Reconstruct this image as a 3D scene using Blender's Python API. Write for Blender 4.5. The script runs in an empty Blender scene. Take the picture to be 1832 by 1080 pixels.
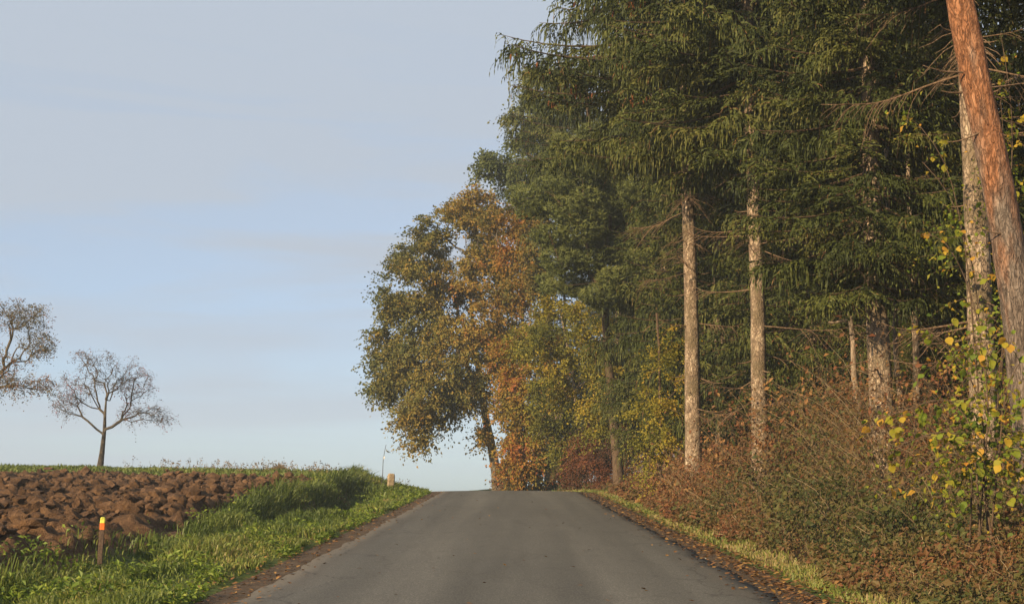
import bpy, bmesh, math
import numpy as np
from mathutils import Vector

# ------------------------------------------------------------------ camera, sky, sun, exposure
scene = bpy.context.scene
COL = scene.collection
R = math.radians
F_PX = 2544.0                      # focal length in pixels of a 1832 px wide frame (50 mm on 36 mm)
CAM = np.array([0.0, 0.0, 1.2])
PITCH = math.atan(373.0 / F_PX)
cam_data = bpy.data.cameras.new('camera'); cam_data.lens = 50.0; cam_data.sensor_width = 36.0
cam_data.clip_start = 0.1; cam_data.clip_end = 5000.0
cam = bpy.data.objects.new('camera', cam_data); COL.objects.link(cam)
cam.location = CAM; cam.rotation_euler = (math.pi / 2 + PITCH, 0, 0)
scene.camera = cam

SUN_EL, SUN_AZ = 21.0, 223.0       # azimuth clockwise from +Y: behind the camera, to its left
sx, sy, sz = (math.cos(R(SUN_EL)) * math.sin(R(SUN_AZ)), math.cos(R(SUN_EL)) * math.cos(R(SUN_AZ)), math.sin(R(SUN_EL)))
sun_data = bpy.data.lights.new('sun', 'SUN'); sun_data.energy = 5.0; sun_data.angle = R(0.6)
sun_data.color = (1.0, 0.76, 0.45)
sun = bpy.data.objects.new('sun', sun_data); COL.objects.link(sun)
sun.rotation_euler = Vector((-sx, -sy, -sz)).to_track_quat('-Z', 'Y').to_euler()
sun.location = (sx * 60, sy * 60, sz * 60)

world = bpy.data.worlds.new('World'); scene.world = world; world.use_nodes = True
wn, wl = world.node_tree.nodes, world.node_tree.links
wn.clear()
w_out = wn.new('ShaderNodeOutputWorld'); w_bg = wn.new('ShaderNodeBackground')
w_sky = wn.new('ShaderNodeTexSky'); w_sky.sky_type = 'NISHITA'; w_sky.sun_disc = False
w_sky.sun_elevation = R(SUN_EL); w_sky.sun_rotation = R(SUN_AZ); w_sky.air_density = 1.0; w_sky.dust_density = 1.0; w_sky.ozone_density = 1.0
w_tc = wn.new('ShaderNodeTexCoord')
w_map = wn.new('ShaderNodeMapping'); w_map.inputs['Scale'].default_value = (1.0, 1.0, 10.0); w_map.inputs['Rotation'].default_value = (0.05, 0.10, 0.0)
w_n1 = wn.new('ShaderNodeTexNoise'); w_n1.inputs['Scale'].default_value = 2.2; w_n1.inputs['Detail'].default_value = 5.0; w_n1.inputs['Roughness'].default_value = 0.52; w_n1.inputs['Distortion'].default_value = 0.5
w_r1 = wn.new('ShaderNodeMapRange'); w_r1.inputs[1].default_value = 0.40; w_r1.inputs[2].default_value = 0.62; w_r1.inputs[3].default_value = 0.36; w_r1.inputs[4].default_value = 0.90
w_mix = wn.new('ShaderNodeMix'); w_mix.data_type = 'RGBA'
w_mix.inputs['B'].default_value = (2.82, 3.2, 3.76, 1.0)          # thin high cloud veil
wl.new(w_tc.outputs['Generated'], w_map.inputs['Vector']); wl.new(w_map.outputs['Vector'], w_n1.inputs['Vector'])
w_sep = wn.new('ShaderNodeSeparateXYZ'); wl.new(w_tc.outputs['Generated'], w_sep.inputs[0])
w_el = wn.new('ShaderNodeMapRange'); wl.new(w_sep.outputs[2], w_el.inputs[0])                    # the veil thickens with elevation
for i_, v_ in zip((1, 2, 3, 4), (0.02, 0.30, -0.20, 0.60)): w_el.inputs[i_].default_value = v_
w_ad = wn.new('ShaderNodeMath'); w_ad.operation = 'ADD'; w_ad.use_clamp = True
wl.new(w_n1.outputs['Fac'], w_r1.inputs[0]); wl.new(w_r1.outputs[0], w_ad.inputs[0]); wl.new(w_el.outputs[0], w_ad.inputs[1]); wl.new(w_ad.outputs[0], w_mix.inputs['Factor'])
w_cr = wn.new('ShaderNodeValToRGB'); wl.new(w_sep.outputs[2], w_cr.inputs[0])                     # cool low air
w_cr.color_ramp.elements[0].color = (.60, .78, 1.14, 1); w_cr.color_ramp.elements[1].position = .3; w_cr.color_ramp.elements[1].color = (1, 1, 1.05, 1)
w_mul = wn.new('ShaderNodeMix'); w_mul.data_type = 'RGBA'; w_mul.blend_type = 'MULTIPLY'; w_mul.inputs['Factor'].default_value = 1.0
wl.new(w_sky.outputs['Color'], w_mul.inputs['A']); wl.new(w_cr.outputs['Color'], w_mul.inputs['B'])
wl.new(w_mul.outputs['Result'], w_mix.inputs['A']); wl.new(w_mix.outputs['Result'], w_bg.inputs['Color'])
w_bg.inputs['Strength'].default_value = 0.09
wl.new(w_bg.outputs['Background'], w_out.inputs['Surface'])

vs = scene.view_settings
vs.view_transform = 'Standard'; vs.look = 'None'; vs.gamma = 1.0; vs.use_curve_mapping = False
vs.exposure = 0.97
scene.cycles.max_bounces = 6; scene.cycles.diffuse_bounces = 3; scene.cycles.transmission_bounces = 3

# ------------------------------------------------------------------ helpers
def at(px, py, d):
    """world point at depth Y = d seen through photo pixel (px, py)"""
    dx, dy = (px - 916.0) / F_PX, (540.0 - py) / F_PX
    c, s = math.cos(PITCH), math.sin(PITCH)
    v = np.array([dx, c - s * dy, s + c * dy])
    return CAM + v * (d / v[1])

def sstep(a, b, x):
    t = np.clip((np.asarray(x, float) - a) / (b - a), 0, 1); return t * t * (3 - 2 * t)

def _hash(i, j, k, seed):
    h = (i.astype(np.int64) * 374761393 + j.astype(np.int64) * 668265263 + k.astype(np.int64) * 2147483647 // 7 + k.astype(np.int64) * 1274126177 + seed * 362437) & 0xffffffff
    h = ((h ^ (h >> 13)) * 1274126177) & 0xffffffff
    h = ((h ^ (h >> 16)) * 2246822519) & 0xffffffff
    return ((h ^ (h >> 15)) & 0xffff) / 65535.0

def vnoise(P, seed=0):
    P = np.asarray(P, float); I = np.floor(P).astype(np.int64); f = P - I; f = f * f * (3 - 2 * f)
    out = 0
    for a in (0, 1):
        for b in (0, 1):
            for c in (0, 1):
                w = (f[:, 0] if a else 1 - f[:, 0]) * (f[:, 1] if b else 1 - f[:, 1]) * (f[:, 2] if c else 1 - f[:, 2])
                out = out + w * _hash(I[:, 0] + a, I[:, 1] + b, I[:, 2] + c, seed)
    return out

def fbm(P, octv=4, seed=0, gain=0.5):
    P = np.asarray(P, float); s = 0; a = 1; t = 0
    for o in range(octv):
        s = s + a * vnoise(P * 2 ** o + 17.3 * o, seed + o); t += a; a *= gain
    return s / t

def unit(v):
    v = np.asarray(v, float); return v / np.maximum(np.linalg.norm(v, axis=-1, keepdims=True), 1e-9)

def rand_dirs(rng, n):
    return unit(rng.normal(size=(n, 3)))

class MB:
    def __init__(s): s.V, s.T, s.A, s.M, s.S, s.n = [], [], [], [], [], 0
    def add(s, V, T, tint=0.5, mat=0, smooth=False):
        V = np.asarray(V, float).reshape(-1, 3); T = np.asarray(T, np.int64).reshape(-1, 3)
        s.V.append(V); s.T.append(T + s.n); s.n += len(V)
        s.A.append(np.broadcast_to(np.asarray(tint, float), (len(V),)))
        s.M.append(np.full(len(T), mat, np.int32)); s.S.append(np.full(len(T), smooth, bool)); return s
    def mesh(s, name, mats):
        V = np.concatenate(s.V); T = np.concatenate(s.T)
        m = bpy.data.meshes.new(name)
        m.vertices.add(len(V)); m.vertices.foreach_set('co', V.astype(np.float32).ravel())
        m.loops.add(T.size); m.loops.foreach_set('vertex_index', T.astype(np.int32).ravel())
        m.polygons.add(len(T)); m.polygons.foreach_set('loop_start', np.arange(0, T.size, 3, dtype=np.int32))
        m.polygons.foreach_set('material_index', np.concatenate(s.M)); m.polygons.foreach_set('use_smooth', np.concatenate(s.S))
        for k in mats: m.materials.append(k)
        a = m.attributes.new('tint', 'FLOAT', 'POINT'); a.data.foreach_set('value', np.concatenate(s.A).astype(np.float32))
        m.update(calc_edges=True); return m
    def build(s, name, mats, parent=None, loc=(0, 0, 0)):
        if not isinstance(mats, (list, tuple)): mats = [mats]
        return link(name, s.mesh(name, mats), parent, loc)

def link(name, mesh, parent=None, loc=(0, 0, 0), rot=(0, 0, 0), scale=(1, 1, 1)):
    o = bpy.data.objects.new(name, mesh); COL.objects.link(o)
    o.parent = parent; o.location = loc; o.rotation_euler = rot; o.scale = scale; return o

def tag(o, label=None, cat=None, group=None, kind=None):
    if label: o['label'] = label
    if cat: o['category'] = cat
    if group: o['group'] = group
    if kind: o['kind'] = kind
    return o

def empty(name, loc, rz=0, scale=1.0):
    o = bpy.data.objects.new(name, None); COL.objects.link(o)
    o.location = loc; o.rotation_euler = (0, 0, rz); o.scale = (scale,) * 3; o.empty_display_size = 0.3; return o

def tube(P, r, sides=6, cap=True, rng=None, rough=0.0):
    P = np.asarray(P, float); n = len(P); r = np.broadcast_to(np.asarray(r, float), (n,))
    t = unit(np.gradient(P, axis=0))
    ref = np.array([0.0, 0, 1]) if abs(t[0, 2]) < 0.9 else np.array([1.0, 0, 0])
    a = np.zeros((n, 3)); prev = ref
    for i in range(n):
        v = prev - t[i] * np.dot(prev, t[i]); v /= max(np.linalg.norm(v), 1e-9); a[i] = v; prev = v
    b = np.cross(t, a); ang = np.arange(sides) * 2 * math.pi / sides
    rr = r[:, None] * np.ones((n, sides))
    if rng is not None and rough: rr = rr * (1 + rough * rng.normal(size=rr.shape))
    V = P[:, None, :] + rr[..., None] * (np.cos(ang)[None, :, None] * a[:, None, :] + np.sin(ang)[None, :, None] * b[:, None, :])
    i, j = np.meshgrid(np.arange(n - 1), np.arange(sides), indexing='ij'); j2 = (j + 1) % sides
    q = np.stack([i * sides + j, i * sides + j2, (i + 1) * sides + j2, (i + 1) * sides + j], -1).reshape(-1, 4)
    T = np.concatenate([q[:, [0, 1, 2]], q[:, [0, 2, 3]]]); V = V.reshape(-1, 3)
    if cap:
        V = np.concatenate([V, P[-1:]]); k = np.arange(sides); c = np.full(sides, len(V) - 1)
        T = np.concatenate([T, np.stack([(n - 1) * sides + k, (n - 1) * sides + (k + 1) % sides, c], -1)])
    return V, T

def grid_tris(ny, nx):
    i, j = np.meshgrid(np.arange(ny - 1), np.arange(nx - 1), indexing='ij')
    q = np.stack([i * nx + j, i * nx + j + 1, (i + 1) * nx + j + 1, (i + 1) * nx + j], -1).reshape(-1, 4)
    return np.concatenate([q[:, [0, 1, 2]], q[:, [0, 2, 3]]])

def leaf_quads(P, size, rng, up=0.4, aspect=0.62, fold=0.14, dirs=None, nbias=None):
    N = len(P); size = np.broadcast_to(np.asarray(size, float), (N,))[:, None]
    nrm = rng.normal(size=(N, 3)); nrm[:, 2] = np.abs(nrm[:, 2]) + up
    if nbias is not None: nrm = nrm + nbias
    nrm = unit(nrm)
    ax = rng.normal(size=(N, 3)) if dirs is None else dirs + 0.5 * rng.normal(size=(N, 3))
    ax = unit(ax - nrm * np.sum(ax * nrm, 1, keepdims=True)); sd = np.cross(nrm, ax)
    V = np.stack([P, P + ax * size * .48 + sd * size * aspect * .5 + nrm * size * fold, P + ax * size, P + ax * size * .48 - sd * size * aspect * .5 + nrm * size * fold], 1)
    k = np.arange(N)[:, None] * 4
    T = np.concatenate([k + np.array([0, 1, 2]), k + np.array([0, 2, 3])])
    return V.reshape(-1, 3), T

def blades(P, h, w, lean, rng):
    """grass blades, five vertices each; lean: horizontal offset of the tip"""
    N = len(P); h = np.asarray(h)[:, None]; w = np.broadcast_to(np.asarray(w, float), (N,))[:, None]
    a = rng.uniform(0, 2 * math.pi, N); s = np.stack([np.cos(a), np.sin(a), 0 * a], 1) * w * .5
    up = np.array([[0, 0, 1.0]]); bow = rng.uniform(.55, .8, (N, 1))
    mid = P + up * h * bow + lean * .35; tip = P + up * h * rng.uniform(.7, 1.0, (N, 1)) + lean
    V = np.stack([P - s, P + s, mid + s * .75, mid - s * .75, tip], 1).reshape(-1, 3); k = np.arange(N)[:, None] * 5
    T = np.concatenate([k + np.array([0, 1, 2]), k + np.array([0, 2, 3]), k + np.array([3, 2, 4])])
    return V, T

def twigs(B, D0, L, rng, k=4, wd=.024, droop=1.0):
    """needle-covered twiglets: a row of kite-shaped tufts along a drooping line"""
    N = len(B); L = np.asarray(L)[:, None]
    def pos(u): return B + D0 * L * (.95 - .42 * np.clip(droop, 0, 1.2)) * (1 - (1 - u) ** 2) + np.array([[0, 0, -1.0]]) * L * (.2 * u + .62 * u * u) * droop
    Vs = []
    for j in range(k):
        p, q = pos(j / k), pos((j + 1) / k); ax = q - p
        w = unit(np.cross(ax, rng.normal(size=(N, 3)))) * wd * (1.15 - .55 * j / k) * rng.uniform(.7, 1.25, (N, 1))
        Vs.append(np.stack([p, p + ax * .5 + w, q + ax * .22, p + ax * .5 - w], 1))
    V = np.stack(Vs, 1).reshape(-1, 3); kk = np.arange(N * k)[:, None] * 4
    return V, np.concatenate([kk + np.array([0, 1, 2]), kk + np.array([0, 2, 3])])

# ------------------------------------------------------------------ terrain shape
def road_x(Y):
    Y = np.asarray(Y, float); t = np.clip(Y - 46, 0, 26); return -(t ** 2) / 60 - np.clip(Y - 72, 0, None) * .866
def base_z(Y):
    Y = np.asarray(Y, float); t = np.clip(Y - 44, 0, 18)
    z = .0384 * np.minimum(Y, 62) - .0019 * t ** 2
    z = z - np.clip(Y - 62, 0, 138) * .03 * (1 - .5 * np.clip(Y - 62, 0, 138) / 138)
    return np.where(Y < -60, .0384 * -60, z)
def G(X, Y, rough=True):
    X = np.asarray(X, float); Y = np.asarray(Y, float); u = X - road_x(Y)
    z = base_z(Y)
    fade = 1 - sstep(38.5, 43.5, Y)
    dd = .28 + .50 * sstep(25, 30, Y) + .06 * np.sin(Y * .9)
    z = z + .05 * sstep(2.6, 3.2, -u) - dd * fade * np.exp(-((u + 4.3) / (.46 + .16 * sstep(25, 30, Y))) ** 2)
    z = z + (.05 + .17 * sstep(23, 32, Y)) * sstep(4.55, 5.4, -u) + .016 * np.clip(-u - 5.5, 0, 34) * sstep(-30, 10, Y)
    z = z + .40 * sstep(32, 56, Y) * sstep(2.8, 5.4, -u) * (1 - .6 * sstep(60, 120, Y))
    z = z + .10 * np.exp(-((u + 5.35) / .5) ** 2) * sstep(26, 30, Y) * fade
    z = z + .55 * sstep(3.2, 6.2, u) + .035 * np.clip(u - 6, 0, 30)
    if rough:
        off = sstep(2.6, 3.3, np.abs(u))
        P = np.stack([X, Y, 0 * X], -1).reshape(-1, 3)
        z = z + off * ((fbm(P * 1.3, 3, 5) - .5) * .16).reshape(z.shape)
    return z
def GP(X, Y): return np.stack([X, Y, G(X, Y)], -1)
def ground_at(x, y): return float(G(np.array([x]), np.array([y]))[0])

# ------------------------------------------------------------------ materials
def new_mat(name):
    m = bpy.data.materials.new(name); m.use_nodes = True; nt = m.node_tree; nt.nodes.clear()
    out = nt.nodes.new('ShaderNodeOutputMaterial'); return m, nt, out
def node(nt, t, **kw):
    n = nt.nodes.new(t)
    for k, v in kw.items(): setattr(n, k, v)
    return n
def ramp(nt, stops, interp='LINEAR'):
    n = nt.nodes.new('ShaderNodeValToRGB'); cr = n.color_ramp; cr.interpolation = interp
    while len(cr.elements) < len(stops): cr.elements.new(.5)
    for e, (p, c) in zip(cr.elements, stops): e.position = p; e.color = (*c, 1)
    return n
def noise(nt, vec, scale, detail=4, rough=.55, dist=0.0):
    n = nt.nodes.new('ShaderNodeTexNoise'); n.inputs['Scale'].default_value = scale; n.inputs['Detail'].default_value = detail
    n.inputs['Roughness'].default_value = rough; n.inputs['Distortion'].default_value = dist
    nt.links.new(vec, n.inputs['Vector']); return n
def maprange(nt, src, a, b, c=0.0, d=1.0):
    n = nt.nodes.new('ShaderNodeMapRange'); nt.links.new(src, n.inputs[0])
    for i, v in zip((1, 2, 3, 4), (a, b, c, d)): n.inputs[i].default_value = v
    return n
def mixc(nt, fac, a, b, mode='MIX'):
    n = nt.nodes.new('ShaderNodeMix'); n.data_type = 'RGBA'; n.blend_type = mode
    for s, v in (('Factor', fac), ('A', a), ('B', b)):
        if hasattr(v, 'is_linked') or hasattr(v, 'links'): nt.links.new(v, n.inputs[s])
        else: n.inputs[s].default_value = v if s == 'Factor' else (*v, 1)
    return n.outputs['Result']
def bsdf(nt, col, rough=.8, spec=.25):
    n = nt.nodes.new('ShaderNodeBsdfPrincipled'); n.inputs['Roughness'].default_value = rough; n.inputs['Specular IOR Level'].default_value = spec
    if hasattr(col, 'links'): nt.links.new(col, n.inputs['Base Color'])
    else: n.inputs['Base Color'].default_value = (*col, 1)
    return n

def leaf_mat(name, stops, transl=.28, rough=.6, spec=.2):
    m, nt, out = new_mat(name)
    a = node(nt, 'ShaderNodeAttribute', attribute_name='tint'); r = ramp(nt, stops); nt.links.new(a.outputs['Fac'], r.inputs[0])
    b = bsdf(nt, r.outputs[0], rough, spec)
    t = nt.nodes.new('ShaderNodeBsdfTranslucent'); nt.links.new(r.outputs[0], t.inputs['Color'])
    mx = nt.nodes.new('ShaderNodeMixShader'); mx.inputs[0].default_value = transl
    nt.links.new(b.outputs[0], mx.inputs[1]); nt.links.new(t.outputs[0], mx.inputs[2]); nt.links.new(mx.outputs[0], out.inputs['Surface'])
    return m

def bark_mat(name, dark, mid, light, stretch=.35, scale=16, bump=.6, patch=None, zgrad=None, vs=1.3, vlow=.55):
    m, nt, out = new_mat(name)
    tc = node(nt, 'ShaderNodeTexCoord'); mp = node(nt, 'ShaderNodeMapping'); mp.inputs['Scale'].default_value = (1, 1, stretch)
    nt.links.new(tc.outputs['Object'], mp.inputs['Vector'])
    n1 = noise(nt, mp.outputs[0], scale, 6, .65, .4); n2 = noise(nt, mp.outputs[0], scale * .22, 3, .5)
    vo = node(nt, 'ShaderNodeTexVoronoi', feature='DISTANCE_TO_EDGE'); vo.inputs['Scale'].default_value = scale * vs
    nw = noise(nt, mp.outputs[0], scale * .8, 4); wv = node(nt, 'ShaderNodeVectorMath', operation='MULTIPLY_ADD'); nt.links.new(nw.outputs['Color'], wv.inputs[0]); wv.inputs[1].default_value = (.14, .14, .14); nt.links.new(mp.outputs[0], wv.inputs[2]); nt.links.new(wv.outputs[0], vo.inputs['Vector'])
    r = ramp(nt, [(.28, dark), (.5, mid), (.72, light)]); nt.links.new(n1.outputs[0], r.inputs[0])
    ve = maprange(nt, vo.outputs[0], 0, .16, vlow, 1.0)
    c = mixc(nt, 1.0, r.outputs[0], ve.outputs[0], 'MULTIPLY')
    if patch:
        f = maprange(nt, n2.outputs[0], .5, .62); c = mixc(nt, f.outputs[0], c, patch)
    if zgrad:                                                      # bark that changes with height on the stem
        sp = node(nt, 'ShaderNodeSeparateXYZ'); nt.links.new(tc.outputs['Object'], sp.inputs[0])
        ad = node(nt, 'ShaderNodeMath', operation='MULTIPLY_ADD'); nt.links.new(n2.outputs[0], ad.inputs[0]); ad.inputs[1].default_value = 5.5; nt.links.new(sp.outputs[2], ad.inputs[2])
        f = maprange(nt, ad.outputs[0], zgrad[0], zgrad[1]); r2 = ramp(nt, [(.3, zgrad[2]), (.52, zgrad[3]), (.75, zgrad[4])]); nt.links.new(n1.outputs[0], r2.inputs[0])
        c2 = mixc(nt, 1.0, r2.outputs[0], ve.outputs[0], 'MULTIPLY'); c = mixc(nt, f.outputs[0], c, c2)
    b = bsdf(nt, c, .9, .15)
    h = node(nt, 'ShaderNodeMath', operation='MULTIPLY_ADD'); nt.links.new(ve.outputs[0], h.inputs[0]); h.inputs[1].default_value = .6; nt.links.new(n1.outputs[0], h.inputs[2])
    bp = node(nt, 'ShaderNodeBump'); bp.inputs['Strength'].default_value = bump; bp.inputs['Distance'].default_value = .05
    nt.links.new(h.outputs[0], bp.inputs['Height']); nt.links.new(bp.outputs[0], b.inputs['Normal']); nt.links.new(b.outputs[0], out.inputs['Surface'])
    return m

M = {}
M['spruce'] = leaf_mat('spruce_needles', [(0, (.019, .026, .006)), (.45, (.044, .056, .012)), (.8, (.090, .096, .020)), (.9, (.10, .088, .03)), (.95, (.15, .082, .035)), (1, (.20, .10, .045))], .12, .65)
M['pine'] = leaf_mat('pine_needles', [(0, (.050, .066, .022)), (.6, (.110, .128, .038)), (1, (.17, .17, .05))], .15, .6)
M['oak'] = leaf_mat('oak_leaves', [(0, (.07, .085, .026)), (.35, (.13, .125, .032)), (.6, (.22, .165, .036)), (.85, (.30, .185, .036)), (1, (.27, .12, .035))], .28)
M['oakgreen'] = leaf_mat('green_oak_leaves', [(0, (.055, .075, .026)), (.6, (.10, .115, .036)), (1, (.16, .15, .05))], .25)
M['maple'] = leaf_mat('maple_leaves', [(0, (.075, .08, .02)), (.35, (.16, .115, .024)), (.7, (.24, .125, .024)), (1, (.25, .09, .022))], .28)
M['mixed'] = leaf_mat('turning_leaves', [(0, (.055, .070, .016)), (.35, (.12, .115, .022)), (.6, (.22, .155, .027)), (.82, (.29, .14, .027)), (1, (.28, .09, .03))], .3)
M['yellowgreen'] = leaf_mat('yellowing_leaves', [(0, (.060, .072, .016)), (.45, (.15, .145, .022)), (.8, (.28, .23, .028)), (1, (.34, .23, .03))], .32)
M['redshrub'] = leaf_mat('russet_leaves', [(0, (.05, .028, .016)), (.5, (.115, .046, .024)), (.85, (.17, .058, .028)), (1, (.17, .10, .03))], .22)
M['bramble'] = leaf_mat('bramble_leaves', [(0, (.036, .046, .014)), (.25, (.080, .080, .022)), (.45, (.105, .074, .027)), (.7, (.125, .062, .027)), (.9, (.155, .058, .028)), (1, (.24, .13, .048))], .22)
M['hazel'] = leaf_mat('hazel_leaves', [(0, (.055, .095, .016)), (.4, (.14, .19, .022)), (.66, (.25, .235, .025)), (.85, (.38, .26, .03)), (1, (.40, .19, .03))], .38)
M['apple'] = leaf_mat('withered_apple_leaves', [(0, (.11, .085, .06)), (.6, (.16, .105, .065)), (.9, (.20, .085, .055)), (1, (.27, .075, .055))], .2)
M['appleolive'] = leaf_mat('sparse_olive_leaves', [(0, (.10, .09, .055)), (.6, (.165, .135, .07)), (1, (.22, .11, .06))], .2)
M['grass'] = leaf_mat('verge_grass', [(0, (.040, .062, .013)), (.35, (.080, .115, .020)), (.7, (.15, .18, .034)), (.88, (.22, .20, .055)), (1, (.29, .21, .10))], .3, .5, .3)
M['weed'] = leaf_mat('roadside_weeds', [(0, (.06, .10, .014)), (.5, (.14, .20, .024)), (1, (.25, .29, .045))], .35, .5, .3)
M['drystem'] = leaf_mat('dry_stems', [(0, (.10, .07, .04)), (.5, (.19, .135, .075)), (1, (.30, .23, .14))], .1, .8)
M['litter'] = leaf_mat('fallen_leaves', [(0, (.07, .035, .018)), (.5, (.17, .08, .03)), (1, (.30, .17, .05))], .1, .8)
M['deadwood'] = bark_mat('dead_wood', (.07, .043, .027), (.15, .098, .062), (.25, .175, .12), .3, 30, .4)
M['brownwood'] = bark_mat('brown_twig_bark', (.05, .033, .022), (.10, .068, .045), (.16, .11, .075), .3, 30, .4)
M['applebark'] = bark_mat('apple_bark', (.055, .045, .037), (.12, .098, .076), (.20, .165, .125), .4, 18, .6)
M['oakbark'] = bark_mat('oak_bark', (.055, .043, .033), (.14, .115, .085), (.23, .19, .14), .25, 14, .8)
M['sprucebark'] = bark_mat('spruce_bark', (.085, .056, .040), (.29, .215, .155), (.52, .42, .31), .55, 11, 1.0, patch=(.15, .115, .075), vs=1.8)
M['snagbark'] = bark_mat('pale_snag_wood', (.12, .085, .06), (.25, .19, .14), (.36, .29, .22), .2, 22, .5)
M['pinebark'] = bark_mat('pine_bark', (.06, .045, .038), (.165, .128, .105), (.28, .23, .195), .28, 24, 1.0, vs=.9, vlow=.6,
                         zgrad=(5.6, 7.2, (.10, .045, .025), (.30, .135, .068), (.44, .25, .15)))
M['cone'] = bark_mat('cone_scales', (.10, .036, .016), (.24, .09, .036), (.36, .16, .07), 1.0, 60, .6)

def ground_mat():
    m, nt, out = new_mat('ground_soil_and_litter'); L = nt.links
    tc = node(nt, 'ShaderNodeTexCoord'); v = tc.outputs['Object']; sp = node(nt, 'ShaderNodeSeparateXYZ'); L.new(v, sp.inputs[0])
    n1 = noise(nt, v, 1.2, 6, .6); n2 = noise(nt, v, 9, 6, .65); n3 = noise(nt, v, 45, 4, .6)
    soil = ramp(nt, [(.3, (.055, .030, .018)), (.5, (.105, .057, .032)), (.72, (.16, .09, .05))]); L.new(n2.outputs[0], soil.inputs[0])
    grass = ramp(nt, [(.3, (.035, .050, .014)), (.5, (.060, .085, .02)), (.7, (.11, .105, .035))]); L.new(n2.outputs[0], grass.inputs[0])
    lit = ramp(nt, [(.3, (.03, .019, .012)), (.52, (.075, .045, .025)), (.72, (.13, .08, .04))]); L.new(n3.outputs[0], lit.inputs[0])
    wob = node(nt, 'ShaderNodeMath', operation='MULTIPLY_ADD'); L.new(n1.outputs[0], wob.inputs[0]); wob.inputs[1].default_value = 1.0; L.new(sp.outputs[0], wob.inputs[2])
    fs = maprange(nt, wob.outputs[0], -4.15, -4.45); fy = maprange(nt, sp.outputs[1], 41.9, 41.5)
    fm = node(nt, 'ShaderNodeMath', operation='MULTIPLY'); L.new(fs.outputs[0], fm.inputs[0]); L.new(fy.outputs[0], fm.inputs[1])
    fr = maprange(nt, wob.outputs[0], 3.4, 3.9)
    c = mixc(nt, fr.outputs[0], grass.outputs[0], lit.outputs[0]); c = mixc(nt, fm.outputs[0], c, soil.outputs[0])
    b = bsdf(nt, c, .95, .1); bp = node(nt, 'ShaderNodeBump'); bp.inputs['Strength'].default_value = .7; bp.inputs['Distance'].default_value = .05
    L.new(n2.outputs[0], bp.inputs['Height']); L.new(bp.outputs[0], b.inputs['Normal']); L.new(b.outputs[0], out.inputs['Surface']); return m
def soil_mat():
    m, nt, out = new_mat('ploughed_soil'); L = nt.links
    tc = node(nt, 'ShaderNodeTexCoord'); ge = node(nt, 'ShaderNodeNewGeometry'); v = ge.outputs['Position']
    n1 = noise(nt, v, .7, 3); n2 = noise(nt, v, 7, 7, .68); n3 = noise(nt, v, 60, 3, .6)
    r = ramp(nt, [(.28, (.045, .024, .013)), (.5, (.140, .077, .040)), (.7, (.27, .155, .08))]); L.new(n2.outputs[0], r.inputs[0])
    f = maprange(nt, n1.outputs[0], .35, .7, .72, 1.12); c = mixc(nt, 1.0, r.outputs[0], f.outputs[0], 'MULTIPLY')
    st = maprange(nt, n3.outputs[0], .66, .74, 0, .5); c = mixc(nt, st.outputs[0], c, (.26, .16, .10))
    b = bsdf(nt, c, .9, .2); bp = node(nt, 'ShaderNodeBump'); bp.inputs['Strength'].default_value = 1.0; bp.inputs['Distance'].default_value = .06
    ad = node(nt, 'ShaderNodeMath', operation='ADD'); L.new(n2.outputs[0], ad.inputs[0]); L.new(n3.outputs[0], ad.inputs[1])
    L.new(ad.outputs[0], bp.inputs['Height']); L.new(bp.outputs[0], b.inputs['Normal']); L.new(b.outputs[0], out.inputs['Surface']); return m
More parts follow.
